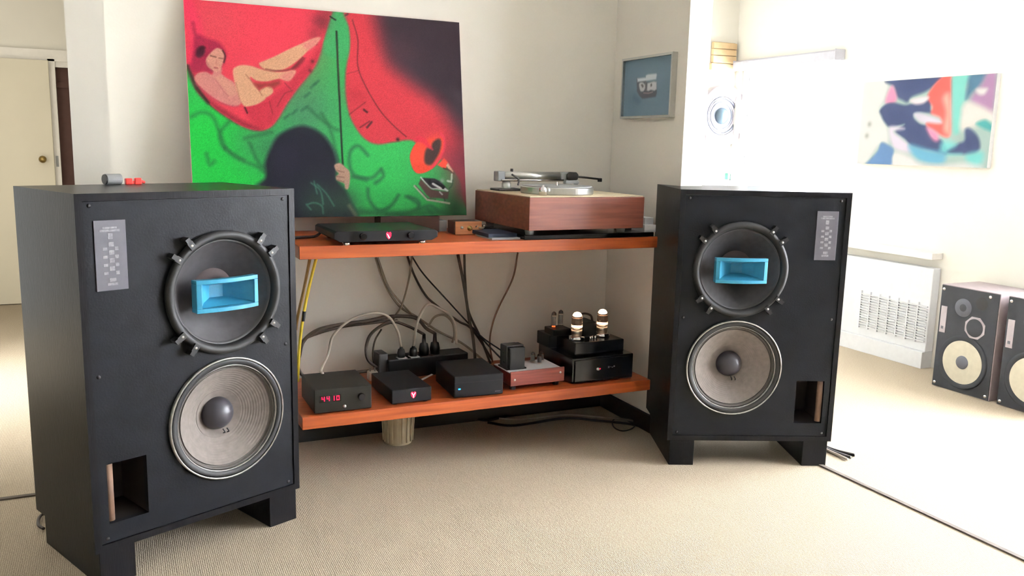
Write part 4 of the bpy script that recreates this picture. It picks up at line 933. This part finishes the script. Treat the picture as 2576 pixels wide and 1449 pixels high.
# small things on top of the left speaker
ZS = HF+CH
lc = empty('metal_canister', (0.010, 3.05, ZS), 0.25, 'small grey canister with a black end lying on speaker top', 'canister')
cp = onz(305, 462, ZS); lc.location = (cp[0], 2.985, ZS); lc.location = (-0.005, 2.965, ZS)
obj('canister_body', tube(B(), [(-0.016, 0, 0.017), (0.030, 0.012, 0.017)], 0.017, 20, smooth=False), MT['grey'], lc, False)
obj('canister_cap', tube(B(), [(-0.020, -0.001, 0.017), (-0.010, 0.0015, 0.017)], 0.0155, 20, smooth=False), MT['black'], lc, False)
rc = empty('red_clamp', (0.058, 2.985, ZS), 0.30, 'small red plastic spring clamp lying on speaker top', 'clamp')
bx('jaw', MT['red'], -0.024, -0.002, -0.008, 0.008, 0, 0.020, rc, 0.003); bx('jaw', MT['red'], 0.004, 0.026, -0.008, 0.008, 0, 0.021, rc, 0.003)
bx('bridge', MT['red'], -0.004, 0.006, -0.005, 0.005, 0.002, 0.012, rc, 0.001); obj('handle', tube(B(), [(0.022, 0, 0.012), (0.036, 0, 0.006)], 0.005, 8, smooth=False), MT['red'], rc, True)

# ------------------------------------------------------------------ bright side of the room
sl = struct('trim_4', box(B(), XW-0.09, XW+0.02, 3.46, YE, 0.655, 0.690), MT['frame_w'])
bl_ = empty('roller_blind', (XW-0.04, 4.9, 1.857), 0, 'grey rolled-up blind above the bright window', 'blind')
obj('blind_cassette', prism(B(), [(-0.045, 0.0), (0.038, 0.0), (0.038, 0.068), (-0.02, 0.068), (-0.045, 0.055)], 'y', -0.55, 0.47), MT['lavender'], bl_)
for yy in (-0.553, 0.466): bx('end_cap', MT['lavender'], -0.046, 0.039, yy, yy+0.006, -0.001, 0.069, bl_)
ht = empty('convector_heater', (XW-0.06, 3.83, 0.0), 0, 'long white convector heater with a slotted grille under the window sill', 'heater')
bx('heater_body', MT['white'], -0.005, 0.058, -0.37, 0.45, 0.10, 0.60, ht, 0.004)
bx('heater_foot', MT['white'], -0.03, 0.058, -0.37, 0.45, 0.0, 0.10, ht, 0.002)
for c in range(7):
    bm = B(); y0 = -0.36+c*0.072
    for k in range(14): box(bm, -0.016, -0.002, y0, y0+0.060, 0.16+0.016*k, 0.166+0.016*k)
    box(bm, -0.018, -0.001, y0+0.060, y0+0.068, 0.15, 0.39)
    obj('grille', bm, MT['white'], ht)
cane = empty('cane_blind', (4.262, YE-0.02, 1.852), 0, 'folded pale cane blind with horizontal slats on the end wall', 'blind')
zz = [0, 0.055, 0.112, 0.160, 0.208]
for k in range(4):
    w = 0.118 if k == 0 else 0.108
    bx('slat', MT['cane'], -w, w, -0.012-0.003*(k % 2), 0.019, zz[k]+0.002, zz[k+1]-0.002, cane, 0.003)
bx('cord_rail', MT['cane'], -0.102, 0.102, 0.0, 0.02, 0.0, 0.21, cane)
rd = empty('wall_disc', (4.285, YE, 1.517), 0, 'round pale wall disc with concentric rings and a shiny dark dome', 'wall disc')
obj('outer_dish', lathe(B(), [(0.232, 0.0), (0.232, -0.03), (0.225, -0.045), (0.205, -0.045), (0.175, -0.020), (0.15, -0.015)], 64, 'y'), MT['pearl'], rd, True)
for k in range(4): obj('ring', lathe(B(), [(0.162-0.018*k, -0.012+0.004*k), (0.160-0.018*k, -0.020+0.004*k), (0.150-0.018*k, -0.020+0.004*k), (0.147-0.018*k, -0.008+0.004*k)], 48, 'y'), MT['mongrey'] if k % 2 else MT['pearl'], rd, True)
obj('dark_cone', lathe(B(), [(0.094, -0.004), (0.06, -0.008), (0, -0.008)], 40, 'y'), MT['mongrey'], rd, True)
obj('dome', lathe(B(), [(0.062*math.cos(a), -0.008-0.045*math.sin(a)) for a in [PI/2*k/8 for k in range(9)]], 32, 'y'), MT['teal'], rd, True)
kp = empty('knob_stand', (4.30, YE-0.12, 0.0), 0, 'thin pale floor stand topped by a small green and grey knob', 'stand')
obj('stem', lathe(B(), [(0.006, 0.012), (0.006, 1.04)], 10, 'z'), MT['frame_w'], kp, True)
obj('stand_base', lathe(B(), [(0, 0), (0.09, 0), (0.09, 0.008), (0.012, 0.014), (0, 0.014)], 24, 'z'), MT['frame_w'], kp, True)
bx('green_knob', MT['green'], -0.028, 0.0, -0.018, 0.018, 1.035, 1.085, kp, 0.006); bx('grey_knob', MT['darkgrey'], 0.0, 0.024, -0.018, 0.018, 1.030, 1.08, kp, 0.006)

# studio monitors standing on the pale carpet, fronts facing into the room
def monitor(y_left, label, w=0.345, h=0.567, dpt=0.30, xf=4.07):
    # local frame: x runs across the front (to the viewer's right), y into the box
    root = empty('studio_monitor', (xf, y_left-w/2, 0), -PI/2, label, 'speaker', 'pair of small studio monitors on the pale carpet')
    bx('cabinet', MT['monside'], -w/2, w/2, 0.004, dpt, 0, h, root, 0.003)
    bx('baffle', MT['mon'], -w/2+0.004, w/2-0.004, 0.0, 0.006, 0.004, h-0.004, root, 0.001)
    wx, wz = 0.000, 0.168
    wo = obj('woofer', lathe(B(), [(0.145, 0.002), (0.145, -0.004), (0.138, -0.006), (0.120, -0.004), (0.116, 0.0)], 48, 'y', (wx, 0, wz)), MT['mon'], root, True)
    obj('cone', lathe(B(), [(0.117, -0.003), (0.112, -0.004), (0.04, -0.0006), (0.03, -0.0004)], 48, 'y', (wx, 0, wz)), MT['moncone'], wo, True)
    obj('dust_cap', lathe(B(), [(0.036*math.cos(a), -0.001-0.014*math.sin(a)) for a in [PI/2*k/6 for k in range(7)]], 28, 'y', (wx, 0, wz)), MT['mongrey'], wo, True)
    mx, mz2 = 0.052, 0.366
    bm = B(); oc = [(mx+0.062*math.cos(PI/8+PI/4*k), mz2+0.062*math.sin(PI/8+PI/4*k)) for k in range(8)]
    prism(bm, oc, 'y', -0.003, 0.001); mr = obj('midrange', bm, MT['pearl'], root)
    obj('midrange_cone', lathe(B(), [(0.048, -0.0045), (0.046, -0.006), (0.02, -0.004), (0, -0.006)], 32, 'y', (mx, 0, mz2)), MT['mon'], mr, True)
    obj('tweeter', lathe(B(), [(0.049, 0.0), (0.048, -0.004), (0.020, -0.003)], 32, 'y', (-0.028, 0, 0.460)), MT['mongrey'], root, True)
    obj('tweeter_cone', lathe(B(), [(0.020, -0.0032), (0.012, -0.006), (0, -0.007)], 20, 'y', (-0.028, 0, 0.460)), MT['mon'], root, True)
    obj('port', lathe(B(), [(0.034, -0.002), (0.030, -0.0025), (0.0, -0.0015)], 28, 'y', (0.076, 0, 0.500)), MT['black'], root, True)
    pl_ = bx('control_plate', MT['pearl'], -0.158, -0.122, -0.003, 0.001, 0.305, 0.450, root, 0.001)
    bx('print', MT['mongrey'], -0.148, -0.134, -0.0036, -0.0028, 0.325, 0.340, pl_)
    for (sx, sz) in ((-0.155, 0.542), (0.118, 0.542), (-0.155, 0.022), (0.150, 0.022)):
        obj('screw', lathe(B(), [(0, -0.004), (0.007, -0.003), (0.009, 0.001)], 12, 'y', (sx, 0, sz)), MT['chrome'], root, True)
    return root
monitor(3.188, 'small studio monitor with white woofer beside the white heater')
monitor(2.800, 'small studio monitor standing next to the heater-side one, farther from the heater')
